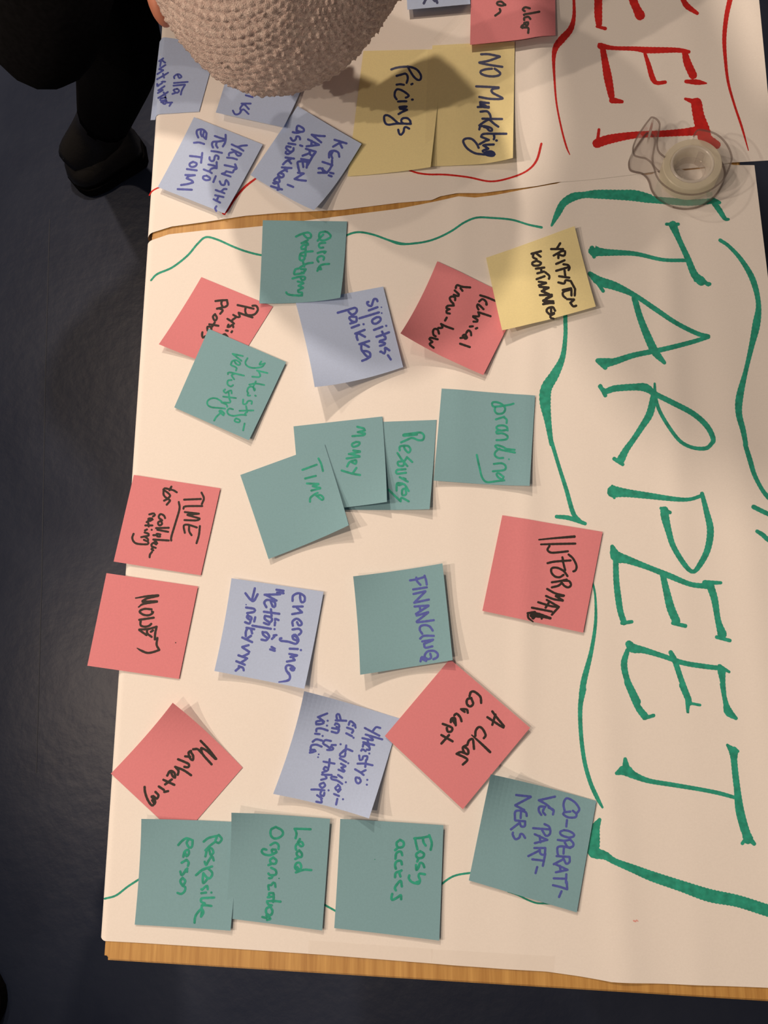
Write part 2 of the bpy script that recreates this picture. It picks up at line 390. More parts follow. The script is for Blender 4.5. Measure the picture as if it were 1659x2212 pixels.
Note([(419, 253), (567.6, 312), (485, 461), (340.7, 404)], M['blue'], 'pale blue sticky note reading "yritysyhteistyö ei toimi" nearest the left edge of the far sheet', edges=(0, 0, 2.5, 0), layer=1, base=0.0026).write((340, 250, 220), 'blue_ink', 4.6, """
1210,468 1300,505 1380,488 1458,483; 1300,505 1400,570; 1210,548 1365,620; 1365,620 1350,648 1300,645 1265,590; 1240,590 1170,610 1165,645; 1135,682 1220,690 1295,712;
1095,805 1190,825 1290,850; 1265,790 1290,850; 1290,860 1240,890 1225,925 1120,905; 1120,905 1100,930 1050,945; 1050,945 1190,990; 1160,1125 1155,1090 1120,1045 1110,1060 1090,1125 1040,1120 1015,1070;
1125,1195 1080,1195 1030,1235 950,1210; 1030,1235 1090,1262; 940,1295 1075,1325; 1000,1305 965,1380; 915,1360 1020,1415; 960,1475 940,1510 960,1552;
935,330 1020,360 1110,385; 1110,310 1112,385; 905,518 888,470 905,425 985,420 1110,400; 965,425 955,480 980,520; 1110,400 1095,450 1065,500; 880,575 960,585 1050,605;
990,705 995,665 950,645 930,680 920,725 880,740 850,710 850,675; 830,795 900,808 965,825; 965,755 965,855; 965,855 920,850 870,870 840,905 755,875; 840,905 885,935;
800,975 745,990 740,1020 790,1050 850,1040 860,1015 800,975; 950,985 910,1080; 800,285 760,235 700,220 645,240 640,290 665,355; 710,235 705,290 725,335; 800,285 790,380; 760,250 745,330 785,375;
595,440 680,435 760,460; 530,655 630,665 725,680; 730,605 710,765; 580,750 525,780 530,820 570,835 625,815 640,775 580,750; 480,868 640,890; 455,965 610,968; 610,968 510,985 475,1020; 475,1020 560,1055 580,1085; 580,1085 500,1110 385,1128; 330,1195 560,1205""")
Note([(785, 110), (958, 106), (930, 361), (751, 381)], M['yellow'], 'tall yellow sticky note reading "pricings" beside the knitted hat', lifts=(0, 0, 5, 0), layer=0, base=0.0026).write((750, 100, 200), 'navy_ink', 5.0, """
790,415 880,385 1000,368 1130,370 1250,420 1320,520 1310,595 1260,600 1190,540 1120,430 1085,360; 885,530 960,510 1040,490 1075,520 1085,580 1065,655; 885,688 950,680 1015,690; 1150,682 1170,672;
885,950 850,890 860,810 900,770 970,785 1060,840 1105,885 1080,910 1050,920; 910,990 980,985 1060,985; 1160,955 1175,955; 935,1090 1000,1080 1065,1080; 1060,1085 990,1110 945,1115; 950,1120 1070,1135; 1070,1140 990,1175 920,1215;
1130,1390 1130,1340 1080,1290 1000,1290 965,1330 990,1375 1060,1390 1140,1385; 1140,1390 900,1385 740,1405 680,1370 660,1290 670,1245 720,1235 800,1280 910,1375 960,1385; 1110,1475 1050,1445 1020,1470 1010,1530 965,1585 930,1560 915,1495""")
Note([(541, 378), (643, 229), (781, 310.5), (678, 454)][1:] + [(541, 378)], M['blue'], 'pale blue sticky note reading "ketä varten asiakkaat" overlapping the tall yellow note', lifts=(0, 2, 9, 0), layer=2, p=3, base=0.0026).write((540, 240, 260), 'blue_ink', 5.0, """
1165,395 1330,445; 1280,430 1235,440 1145,490; 1235,440 1270,505; 1230,630 1215,570 1150,545 1095,570 1090,640; 1145,550 1120,600 1135,650; 1000,700 1135,745; 1130,675 1130,745; 1130,745 1100,800 1060,850; 945,790 970,785 1060,850; 1060,850 940,850; 1000,790 1010,850; 1085,885 1125,900; 1105,850 1150,860;
1030,345 940,340 850,325; 850,325 925,385 980,430; 800,390 880,430 950,465; 950,465 780,485; 850,410 845,475; 770,520 905,560; 905,560 870,610 830,600 820,540; 820,580 725,615; 705,660 820,680; 880,590 830,680 790,750; 730,690 660,700 660,750 680,840; 790,700 730,700 735,770; 790,710 780,780;
660,850 740,860; 740,860 615,935; 615,935 680,950 770,960; 520,1015 595,1045; 640,270 650,210 680,205 740,245 735,280 690,285 650,270; 690,290 640,300 590,290; 690,390 680,355 640,350 630,390 590,410 560,370; 530,445 625,460; 690,472 720,482;
560,495 505,485 495,510 550,560 595,545 600,510; 595,545 530,590 490,580 495,560; 490,640 605,655; 560,660 500,690 455,735; 530,680 565,720; 440,775 570,785; 520,790 460,820 410,850; 480,800 510,830; 410,850 385,880 430,915 460,900 460,870 430,860; 430,915 385,910; 385,910 340,940 330,960 390,985 410,970 400,940; 390,985 335,1000 320,990; 290,1035 440,1080; 390,1010 400,1080 380,1085""")
Note([(934, 98), (1112, 90), (1108, 341), (927, 359)], M['yellow'], 'tall yellow sticky note reading "no marketing" with a curled lower corner', lifts=(0, 0, 10, 0), layer=1, p=3, base=0.0026).write((910, 90, 220), 'navy_ink', 5.2, """
975,205 1100,205 1275,240; 1280,245 1100,310 945,340; 950,345 1120,380 1320,410; 1150,440 1050,450 970,480 975,520 1060,555 1180,565 1270,545 1285,510 1240,470 1195,440; 895,728 1050,735 1260,745; 1260,755 1170,770 1140,800 1170,840; 1170,840 1320,915; 1325,925 1270,935 1110,930 945,900;
1100,1000 1010,990 955,985 990,1030 1050,1045; 1100,1060 1020,1060 920,1065; 1050,1000 960,1020 1000,1060 1100,1075; 965,1140 1070,1135 1120,1190 1130,1235; 995,1255 1150,1258 1315,1260; 1100,1265 1020,1310 945,1365; 1110,1270 1190,1340 1255,1385; 945,1430 965,1380 1050,1380 1140,1410 1150,1450 1110,1450 1060,1400 1020,1390;
1385,1500 1200,1500 1040,1500 985,1520 975,1550; 1180,1500 1190,1570 1180,1590; 975,1550 1100,1600; 1100,1600 1040,1620 950,1670; 1220,1610 1230,1610; 1180,1675 1050,1680 1010,1690; 1010,1690 1090,1740; 1090,1745 1000,1775 1005,1790; 1040,1815,8 1120,1800,9 1180,1815,7 1190,1835,7 1150,1855,7 1070,1845,6; 1150,1845 1000,1835 870,1815 750,1740 690,1650 690,1600 750,1575 830,1590 900,1660 935,1730""")
Note([(1018, -78), (1199, -86), (1200, 78), (1015.5, 97)], M['coral'], 'coral sticky note reading "clear" lying over the top of a tall yellow note', edges=(0, 0, 4, 0), layer=2, base=0.0026).write((860, 0, 400), 'black_ink', 5.0, """
1180,75 1140,65 1115,85 1135,100; 1265,105 1185,120 1125,130 1130,135; 1185,170 1165,150 1130,160 1130,180; 1130,205 1165,200 1155,230 1130,210; 1140,210 1100,240 1115,250; 1115,245 1165,250 1165,295; 960,45 925,15 890,20 890,40 930,50 960,40; 910,80 915,105 870,140""")
Note([(872, -130), (1006, -142), (1016, 9), (880, 21)], M['blue'], 'pale blue sticky note at the far rim between the hat and the coral note', edges=(0, 0, 4, 0), layer=1, base=0.0026).write((860, 0, 400), 'navy_ink', 5.5, """
345,5 350,25; 250,-10 230,30; 300,-20 330,10""")

# near sheet, first rows -----------------------------------------------------------
Note([(434.8, 598.6), (589.5, 662), (500, 805), (343, 743.6)], M['coral'], 'coral sticky note reading "physical protos" half covered by a teal note', lifts=(0, 0, 0, 5), layer=0).write((340, 590, 260), 'black_ink', 4.8, """
1105,440 1220,465 1325,490; 1310,450 1360,450 1385,500 1350,560 1290,580 1230,570 1210,520 1215,480; 1310,610 1230,585 1120,545; 1120,550 1135,600 1100,605 1045,575; 1075,615 1040,640 1020,660; 965,630 1020,665 1055,695; 1045,745 1035,710 1000,735 965,745 980,710; 945,790 970,795; 1020,815 1030,800; 900,855 930,840 965,875;
800,385 880,375 960,372; 960,380 965,440 910,470 880,420 890,380; 905,470 820,490; 850,485 900,510 865,560; 795,565 765,600 790,655 820,620 795,565; 715,705 840,725; 790,680 755,735; 690,790 690,740 730,740 745,770 720,790; 620,815 615,850 625,890 660,870""")
Note([(567.7, 475.7), (749.7, 478.2), (735, 643), (559.9, 655.4)], M['teal'], 'teal sticky note reading "quick prototyping" over the gap between the sheets', lifts=(0, 0, 8, 2), layer=1, p=3).write((550, 470, 210), 'green_ink', 4.8, """
1200,240 1115,260 1100,330 1130,385 1200,385 1290,340 1300,310 1250,255 1200,240; 1170,290 1120,340 1075,395; 1205,430 1120,440 1095,480 1120,515 1170,510; 1075,605 1140,585 1215,580 1190,605; 1175,720 1185,680 1140,655 1080,680 1070,720 1090,755; 1270,790 1170,800 1110,830 1070,910; 1110,835 1135,885 1080,870;
705,325 800,280 910,255 960,290 955,340 900,350 840,300; 905,385 800,440; 800,435 880,420 910,450; 910,465 830,470 795,510 800,540 860,530 880,490; 990,575 870,585 790,610; 870,540 865,655; 790,610 770,650 770,715 810,735 850,700 840,660 800,650; 990,770 880,790 770,855; 820,735 845,835; 770,860 790,880 870,880; 870,885 835,935 800,935; 835,950 740,960 680,970 675,930 700,880 745,870;
645,1040 760,1010 850,1010 855,1050 810,1070 780,1020; 735,1090 830,1115; 830,1120 750,1165; 750,1165 825,1195; 825,1200 740,1240; 740,1240 750,1275 810,1280 800,1320 750,1335; 810,1330 650,1325 560,1305 540,1275""")
Note([(450.7, 710), (618, 782), (537.7, 951), (376.3, 880)], M['teal'], 'tilted teal sticky note reading "yhteistyöverkostoja" over a coral note', lifts=(0, 0, 2, 0), layer=2).write((370, 700, 260), 'green_ink', 3.8, """
1240,515 1215,560 1290,540; 1285,545 1245,590 1130,605 1050,580 1020,530 1050,470; 1325,675 1180,640; 1200,650 1225,700 1210,730 1115,725; 1280,840 1165,820 1075,835; 1165,790 1130,860; 1130,870 1145,920 1150,890 1100,860 1060,880 1045,930 1060,950; 1060,950 1050,985 1085,985; 1155,985 1165,990; 1105,1100 1110,1065 1060,1060 1030,1100 990,1100 990,1040; 1130,1190 940,1195; 1030,1130 1045,1210; 1045,1210 1010,1240 1030,1255; 1030,1255 960,1250 860,1265 790,1245 770,1200 800,1165 850,1175; 890,1300 870,1335 930,1355 945,1325 900,1300; 1010,1370 990,1465;
985,440 845,410; 850,415 965,505; 820,560 840,510 900,500 950,540 930,565 890,545 870,510; 830,570 880,590 900,610 890,640; 1000,710 800,665 780,690; 860,690 830,705 865,760; 830,770 780,780 775,830 820,860 850,840; 830,955 825,915 780,930 750,950 720,920 740,900; 890,1020 715,1000; 790,940 800,1030; 800,1030 810,1080 700,1080; 690,1080 760,1110 770,1140; 740,1165 640,1155 550,1145 500,1110 500,1060 550,1025 620,1025 690,1065; 730,1230 690,1195 660,1200 720,1260 720,1225; 690,1215 620,1280 590,1330""")
Note([(639, 654.5), (827.7, 619), (871, 793), (679.7, 836)], M['blue'], 'pale blue sticky note reading "sijoituspaikka" with a raised lower corner', lifts=(0, 0, 0, 18), edges=(0, 0, 2, 0), layer=2, p=2.4).write((630, 610, 250), 'blue_ink', 5.2, """
1230,270 1215,240 1180,240 1160,290 1140,340 1090,320 1080,285 1100,280; 1105,402 1230,355; 1285,355,3 1288,357,3; 970,515 1120,470 1250,430; 1290,440,4; 1215,500 1155,540 1165,585 1215,590 1275,540 1260,500 1215,500; 1180,682 1300,635; 1355,622; 1215,780 1320,745 1395,715; 1295,705 1330,775; 1340,775 1345,810 1265,840 1260,855; 1265,850 1340,870 1330,890 1265,910; 1400,975 1340,935 1340,980 1325,1020 1280,990 1270,995; 1380,1045 1420,1105;
660,435 800,395 910,365 935,400 910,445 860,460 815,420; 925,495 850,490 825,515 870,560 925,560 930,510; 920,565 840,590; 860,650 965,610; 1030,600; 910,735 1045,680; 950,725 930,770 945,825; 960,730 1050,780; 970,885 1110,840; 1010,875 1105,925; 1000,880 1000,960 1040,1020; 1040,1020 1080,1060 1125,1060 1120,1010 1070,985 1010,985; 1125,1065 1080,1095 1010,1125""")
Note([(944.6, 564.5), (1123.6, 650), (1044, 810), (865, 720)], M['coral'], 'coral sticky note reading "technical know-how" tucked under a yellow note', lifts=(0, 0, 0, 17), edges=(0, 0, 2.5, 0), layer=1, p=2.2).write((860, 550, 240), 'black_ink', 5.0, """
1225,608 1330,640 1450,690; 1320,745,6 1310,700 1260,665 1210,700; 1275,815 1235,775 1190,740 1180,780 1200,820; 1380,920 1290,890 1195,860; 1200,870 1205,920 1120,920; 1120,930 1180,970; 1185,975 1180,1000 1125,1000; 1070,1075 1115,1070; 1160,1105 1180,1095; 1090,1205 1085,1160 1050,1130 1020,1165; 1010,1190 965,1210 1000,1255 1030,1240 1000,1195; 990,1235 930,1245; 925,1330 1070,1380;
860,500 880,455 960,480 1075,490; 930,500 960,540; 845,535 900,585; 905,590 900,620 830,600; 850,680 850,640 800,625 770,650 785,690 820,730; 830,760 740,765 720,800 770,815; 760,815 720,840 725,870 770,880; 820,725 830,760; 725,940 700,985; 820,1110 710,1070 640,1035; 645,1040 660,1090 600,1095; 610,1180 590,1120 540,1110 520,1150 530,1200 560,1220; 590,1265 480,1240 465,1260 510,1300; 510,1305 470,1330 490,1360 530,1390""")
Note([(1050, 556.8), (1241, 489), (1287, 662), (1084.7, 713.5)], M['yellow'], 'square yellow sticky note reading "yritysten kohtaaminen" beside the green lettering', lifts=(0, 2, 2, 6), edges=(0, 0, 1.5, 0), layer=2, p=2.2).write((1040, 480, 260), 'black_ink', 5.2, """
1085,290 1035,370; 960,370 1125,370; 1125,385 995,460; 1100,400 1150,400 1145,455 1110,460 1060,440; 1060,440 1060,495; 1030,575 1145,525; 1030,670 1200,620; 1130,580 1190,590 1215,625 1200,660; 1145,665 1155,740; 1070,745 1210,765; 1060,830 1140,845 1160,800 1230,810; 1230,810 1290,920; 1120,935 1235,910; 1290,920 1285,1010; 1240,925 1130,960 1125,1010 1160,1045; 1240,940 1240,1010; 1180,1060 1275,1065; 1275,1070 1225,1110; 1225,1110 1265,1160 1305,1150;
690,435 820,400; 720,430 710,480 760,510; 750,425 815,475; 760,530 700,560 715,595 790,595 820,560 760,530; 750,640 865,625; 820,640 830,690; 770,705 860,680; 760,785 870,745; 880,690 935,740 930,780; 790,820 890,835; 890,840 790,870; 800,890 925,900; 925,905 830,950; 830,950 930,990; 860,910 870,970; 805,1005 970,1000; 970,1005 890,1050; 970,1020 850,1080; 850,1085 990,1090; 870,1110 995,1115; 850,1130 960,1110; 1015,1220 980,1170 910,1190 900,1230 940,1270; 960,1190 960,1240; 940,1270 1000,1250; 1000,1260 950,1290 960,1320 995,1330""")
Note([(954, 839.4), (1156, 855), (1144, 1050), (936.5, 1038)], M['teal'], 'teal sticky note reading "branding" beside the green bracket line', lifts=(0, 0, 5, 3), layer=1, p=2.5).write((930, 830, 240), 'green_ink', 4.6, """
1240,290 1160,310 960,335 920,305 930,270 1000,270 1080,310 1115,370 1080,430 1000,440 960,400 965,345; 975,525 1100,485; 1090,490 1135,525 1135,580; 1150,690 1140,640 1080,615 1000,625 985,660 1050,690 1150,680; 1100,690 985,700 990,735; 990,735 1080,735 1150,775 1140,815 1090,830 985,835; 1255,980 1130,965 1090,940 1000,910 965,920 1000,960 1080,985 1260,1020; 1030,960 970,1010 960,1060 1010,1100 1085,1100; 1170,1120,4; 945,1190 1060,1180 1120,1220 1100,1280 930,1300; 1085,1380 1020,1330 985,1340 1010,1390 1070,1420 1090,1380; 1100,1435 1000,1445 840,1460 770,1390 730,1240 690,1055""")
Note([(748, 914), (943, 907), (928, 1100), (744, 1101)], M['teal'], 'teal sticky note reading "resources" half under the money note', lifts=(0, 0, 6, 0), layer=0, p=2.5).write((630, 890, 320), 'green_ink', 4.8, """
1255,260,7 1330,252,8 1400,250,6; 1260,250 1350,240 1440,230 1480,260 1470,310 1420,315 1370,295 1350,290; 1340,290 1225,340; 1210,430 1215,385 1300,380 1330,420 1310,455 1270,420 1255,380; 1185,460 1250,550 1290,510; 1290,505 1350,560; 1260,550 1190,560 1200,600 1250,600 1260,555; 1240,540 1295,605; 1275,640 1180,650 1180,690 1280,680; 1210,730 1300,780; 1250,740 1275,750; 1240,800 1180,800 1175,880; 1200,820 1260,810 1310,885; 1290,850 1240,870 1240,930 1280,920 1275,860; 1085,870 1220,1000; 1220,1000 1230,960 1310,1000""")
Note([(634, 921), (826, 899.6), (836, 1084), (650, 1105)], M['teal'], 'teal sticky note reading "money" in the middle of three overlapping', lifts=(0, 0, 9, 0), layer=1, p=2.6).write((630, 890, 320), 'green_ink', 4.8, """
735,165 810,185 820,205; 820,205 740,225; 740,225 820,240; 820,245 800,260 680,270; 720,335 675,360 690,390 750,370 760,340 720,335; 690,430 765,440; 765,445 640,470; 650,470 760,495; 760,500 615,520; 620,610 650,560 720,540 715,580 670,560; 725,625 680,690; 560,655 680,690 765,705""")
Note([(519, 1026), (701, 960), (753.4, 1134.6), (580, 1207.5)], M['teal'], 'teal sticky note reading "time" lying uppermost of three overlapping', lifts=(0, 0, 9, 2), layer=2, p=2.4).write((630, 890, 320), 'green_ink', 4.6, """
120,648 280,590; 300,520 330,580 350,660; 150,745 270,715; 170,800 300,805; 300,810 235,830; 235,830 320,850; 320,855 220,880; 205,1005 210,960 260,920 290,905; 270,930 340,985 355,960 320,930 280,940""")
Note([(289, 1025.8), (476, 1054.7), (433.6, 1242.8), (245.5, 1213)], M['coral'], 'coral sticky note reading "time for collaborating" overhanging the left table edge', edges=(0, 0, 0, 1), layer=1).write((240, 1020, 240), 'black_ink', 4.6, """
1090,410 1340,400; 1350,305 1385,390 1355,475; 1080,545 1110,510 1360,505; 1100,595 1310,620; 1310,620 1140,635; 1140,640 1320,690; 1320,700 1270,720 1095,715; 1280,825 1150,785 1085,800 1100,905; 1165,800 1165,880 1200,940; 1325,805 1310,940 1275,1060; 1010,445 1020,550 960,760 900,960 897,1020;
980,300 930,270 870,255 800,240 780,260; 900,215 870,270; 785,260 785,340 840,390 880,350 850,310 800,275; 790,425 850,395; 840,400 880,420 830,485; 805,685 790,650 740,625 710,660 720,690; 760,720 700,750 720,795 760,770 740,720; 720,690 760,715; 670,835 860,830; 690,860 850,890; 735,930 680,920 690,960 730,960; 690,940 630,940; 860,1020 630,1005; 640,1010 690,1060 670,1080 640,1050; 640,1050 600,1080 610,1110; 610,1110 665,1130; 630,1125 600,1150 630,1165; 610,1190 580,1230 575,1270;
570,630 640,615 655,640 625,660; 610,690 555,695 570,730 620,705; 570,720 530,745; 510,795 615,795; 555,760 560,810; 505,870 535,855; 605,860; 500,900 560,920 560,945 450,970; 500,960 550,1000 540,1030 490,1010; 550,1040 545,1075 400,1070 340,1040 315,980 335,920""")
Note([(230, 1238), (427.6, 1266.8), (386.5, 1466.6), (188.6, 1438)], M['coral'], 'coral sticky note reading only "money" overhanging the left table edge', edges=(0, 0, 0, 1), layer=1).write((180, 1230, 260), 'black_ink', 5.0, """
720,395,3 880,370,5 1030,360,6; 1030,365 880,400 815,435; 815,445 950,440 1015,440; 1015,445 830,475 760,520,3; 940,550 840,545 775,580 830,625 910,630 965,590 945,580; 770,695 970,665; 790,700 790,770 850,790 910,775 935,750; 1010,790 900,820 770,830; 770,835 870,905; 880,830 880,880 940,930; 1010,790 990,880 985,965; 930,860 960,840; 1020,945 1010,1040 1045,1105; 1045,1110 960,1140 880,1150 800,1120 740,1085,2; 1272,1010,2.5""")
Note([(500, 1249), (699, 1278), (657.4, 1488), (463, 1449.5)], M['blue'], 'pale blue sticky note reading "energinen vetäjä" with an arrow', lifts=(2, 0, 5, 4), edges=(1, 0, 1, 0), layer=1, p=2.4).write((460, 1240, 250), 'blue_ink', 5.2, """
1140,385 1150,310 1230,275 1310,320 1310,390 1270,405 1250,350 1250,290; 1150,468 1285,465; 1200,480 1275,545; 1275,550 1135,575; 1145,740 1140,680 1200,640 1260,680 1270,725 1230,735 1205,690; 1140,795 1230,785 1265,820 1255,850 1230,870; 1145,890,7 1180,880,8 1225,940 1225,960 1150,930 1140,890; 1220,965 1185,1000 1080,970 970,955 960,925 980,920; 1100,1070 1215,1075; 1260,1090; 1095,1145 1205,1165; 1200,1170 1110,1190; 1130,1180 1170,1230; 1170,1235 1060,1255; 1170,1350 1110,1350 1130,1380 1160,1375 1150,1330 1080,1305 1045,1330 1050,1380 1080,1420; 1080,1420,7 1100,1450 1100,1500 1060,1530 945,1548,3;
910,225 1010,240; 920,265 1010,275; 740,297 960,290; 760,300 910,380; 765,475 735,410 780,370 880,400 890,460 860,470 830,400; 730,540 950,570; 830,505 840,600; 745,600 740,640 810,690 845,660 830,620 750,600; 810,690 800,725 730,700; 890,660 890,640 940,660; 890,690 885,735; 565,740 830,785; 882,790; 710,830 720,870 790,920 805,890 770,840 720,835; 790,920 760,950 695,940; 910,875 870,880; 880,895 845,930; 840,1045 885,1070; 820,1080 885,1100;
600,205 560,370; 465,275 530,360 570,385; 640,290 590,380 560,385; 475,438,3; 475,480 590,500 590,540 490,560; 500,590 485,620 540,660 550,620 500,600; 540,665 520,710 460,690; 605,620 590,680; 480,770 590,790; 545,790 560,850; 490,780 470,830 470,890; 545,885 480,930; 420,910 560,975; 510,1020 420,1045; 420,1050 520,1115; 510,1140 420,1185; 365,1165 490,1210; 470,1225 400,1270; 335,1250 455,1300; 440,1380 430,1345 370,1320; 390,1330 325,1385""")
Note([(762.8, 1245), (955.7, 1217), (978, 1426), (778, 1457.6)], M['teal'], 'teal sticky note reading "financing" in dark blue capitals', lifts=(7, 2, 4, 9), edges=(0, 4, 0, 0), layer=1, p=2.2).write((750, 1210, 250), 'blue_ink', 5.0, """
900,290 990,275 1110,240; 1108,222 1130,290 1140,350; 990,250 1000,300 1050,355; 945,420 1140,390; 950,485 1120,445; 1120,450 970,600; 960,610 1170,565; 965,665 1165,650; 1165,655 985,770; 1040,665 1050,735; 995,795 1160,745; 1160,750 995,880; 1000,890 1100,880 1240,860; 1225,1010 1180,950 1110,930 1050,950 1040,1000 1075,1055; 1045,1125 1100,1085 1240,1085; 1075,1165 1230,1140; 1220,1150 1100,1200; 1100,1205 1120,1255 1220,1235;
1235,1420 1290,1390 1295,1340 1240,1300 1150,1310 1110,1370 1140,1420 1200,1400 1190,1340; 1140,1410 1070,1390 1050,1450; 1080,1420 1130,1445""")
Note([(1085, 1113), (1301.7, 1149), (1259.5, 1366.7), (1042, 1319.4)], M['coral'], 'coral sticky note reading "informatic" with a crossed-out ending', edges=(0, 0, 0.8, 0), layer=1).write((1030, 1100, 280), 'black_ink', 5.0, """
795,390,3.5 1000,370,4.5 1250,350,6; 820,450,4 1000,445 1260,440; 930,470 905,520 950,555 1060,550 1165,538; 905,690 1000,670 1200,655; 1175,580 1230,630 1275,720 1265,780 1235,795; 1095,615 1105,660; 1100,660 1130,780; 1160,855 1110,790 1030,750 960,755 955,810 1000,860 1060,870 1110,840; 960,935 1060,920 1150,900; 1110,915 1180,920 1205,970 1170,1000 1120,980 1080,930; 1080,950 1040,980 960,1000; 900,1020 1000,1075 1115,1105; 1110,1110 1010,1110; 1010,1112 1100,1165; 1100,1170 980,1150 885,1110; 895,1160 1050,1250; 1045,1250 950,1240 785,1190; 930,1180 880,1260; 705,1260 960,1310; 1045,1255 960,1350;
700,1330,7 790,1350,9 940,1395,6; 650,1330 740,1320,7; 740,1315 700,1360,9; 700,1365 850,1370,9; 760,1340,8 720,1390,8; 830,1350 830,1400; 655,1340 660,1390 720,1440,3""")
Note([(373, 1518), (524, 1658), (390, 1812), (239.4, 1671)], M['coral'], 'coral sticky note set as a diamond reading "marketing" near the table edge', lifts=(13, 0, 0, 0), layer=0, p=2.4).write((230, 1510, 300), 'black_ink', 5.4, """
1125,500 1220,600 1310,715; 1300,715 1200,620 1135,585; 1130,590 1150,660 1255,780; 1140,650 1090,600 1035,600; 1010,620 980,640 1000,710 1030,730 1035,680 1005,630; 1000,690 940,685; 855,720 930,750 985,780 975,815 930,810; 1010,910 920,850 820,810; 830,820 860,860 850,905; 725,915 760,860 810,880 820,940 790,920 770,870; 680,965 810,1025; 780,960 700,1020; 625,1045 685,1085; 690,1110 735,1100; 585,1110 620,1150 600,1190 560,1160 540,1165; 540,1170 580,1215 575,1250 545,1210; 575,1250 540,1270 490,1200 460,1110 455,1050""")
Note([(657, 1493), (863, 1552), (797, 1768), (590, 1715)], M['blue'], 'pale blue sticky note with five handwritten lines and a curled lower corner', lifts=(17, 0, 11, 6), edges=(0, 0, 1, 0), layer=0, p=2.6).write((580, 1480, 290), 'blue_ink', 4.8, """
1190,530 1370,625; 1380,530 1330,520 1285,570; 1405,670 1200,610; 1240,625 1290,680 1160,655; 1305,740 1170,705; 1225,690 1245,750; 1165,760 1180,720 1240,760 1250,800 1215,795; 1145,810 1160,790 1200,815; 1245,845; 1215,920 1220,880 1170,880 1160,915 1130,925 1120,870; 1100,970 1190,970 1285,990; 1205,925 1195,1010; 1200,1050 1140,1080; 1070,1040 1130,1075 1175,1110; 1120,1150 1080,1140 1080,1190 1110,1215 1140,1185 1120,1145; 1220,1170; 1215,1230;
1075,525 1060,480 1010,445 990,490; 1070,490 1040,500; 970,525 1045,555 1030,590; 960,595 1030,630; 1050,650; 890,730; 1035,815 960,790 895,840; 960,745 950,820; 930,815 885,850 890,880 940,880 950,840; 880,905 960,950; 985,965; 895,970 950,1000; 950,1005 900,1020; 900,1020 940,1060; 930,1070 865,1045; 860,1110 910,1145; 955,1200; 910,1220 850,1180 780,1160 780,1130 840,1140; 860,1240 825,1270 850,1300 885,1270 860,1230; 890,1290 860,1320; 810,1345 870,1370; 920,1410; 850,1405 835,1475;
960,440 830,435; 850,440 840,370 870,360 890,420; 820,490 830,470 870,490 870,525 840,515; 785,530 870,545; 870,550 850,590 780,575; 770,690 700,680 675,720 720,750 760,780; 780,740 830,740; 770,760 800,780 780,800 725,800; 680,945 815,970; 755,915 745,1010; 700,1010 680,1040 720,1060 740,1030 700,1010; 720,1060 665,1080; 780,1110 660,1105; 700,1115 715,1150 650,1170; 680,1205 630,1230 660,1270 700,1240 680,1205; 690,1300 600,1290 530,1290; 742,1300; 650,1310 640,1350 680,1370 690,1330; 600,1360 660,1400; 650,1410 655,1450 590,1440;
725,350 610,395; 615,395 685,450; 640,440 590,450 600,485 680,470 660,440; 620,480 590,485; 730,440; 722,500; 730,560 650,535 595,540 590,570; 575,600 630,605; 668,628; 660,685 590,670 545,700; 655,760 590,735 530,745 520,780; 570,800 515,800 530,830 580,815; 540,830 510,835; 620,855,4; 612,890,4""")
Note([(971.8, 1423.5), (1145, 1572), (999.7, 1748), (831, 1590)], M['coral'], 'coral sticky note set as a diamond reading "a clear concept"', edges=(1, 0, 0.5, 0), layer=2).write((830, 1420, 320), 'black_ink', 5.4, """
1210,605 1250,660 1340,770; 1335,785 1290,760 1155,670; 1245,640 1210,755; 1115,905 1135,870 1100,800 1060,780 1025,820 1020,880; 980,870,3 1080,960 1185,1060,6; 1005,1025 1000,970 990,915 950,930 930,980; 930,980 880,1010 900,1070 940,1080 935,1030 890,1000; 930,1085 860,1060 810,1080; 810,1080 900,1120 930,1150 880,1200;
955,435 970,390 1010,385 1075,440 1085,510; 975,455 930,470 925,520 960,550 995,520 975,460; 860,580 900,610; 875,580 925,585 935,620; 785,650 810,630 850,670 865,715; 745,725 750,690 790,680 800,760; 760,690 790,740; 655,745 710,765 760,790 750,830 710,830 700,790; 640,870 765,940; 725,870 640,965""")
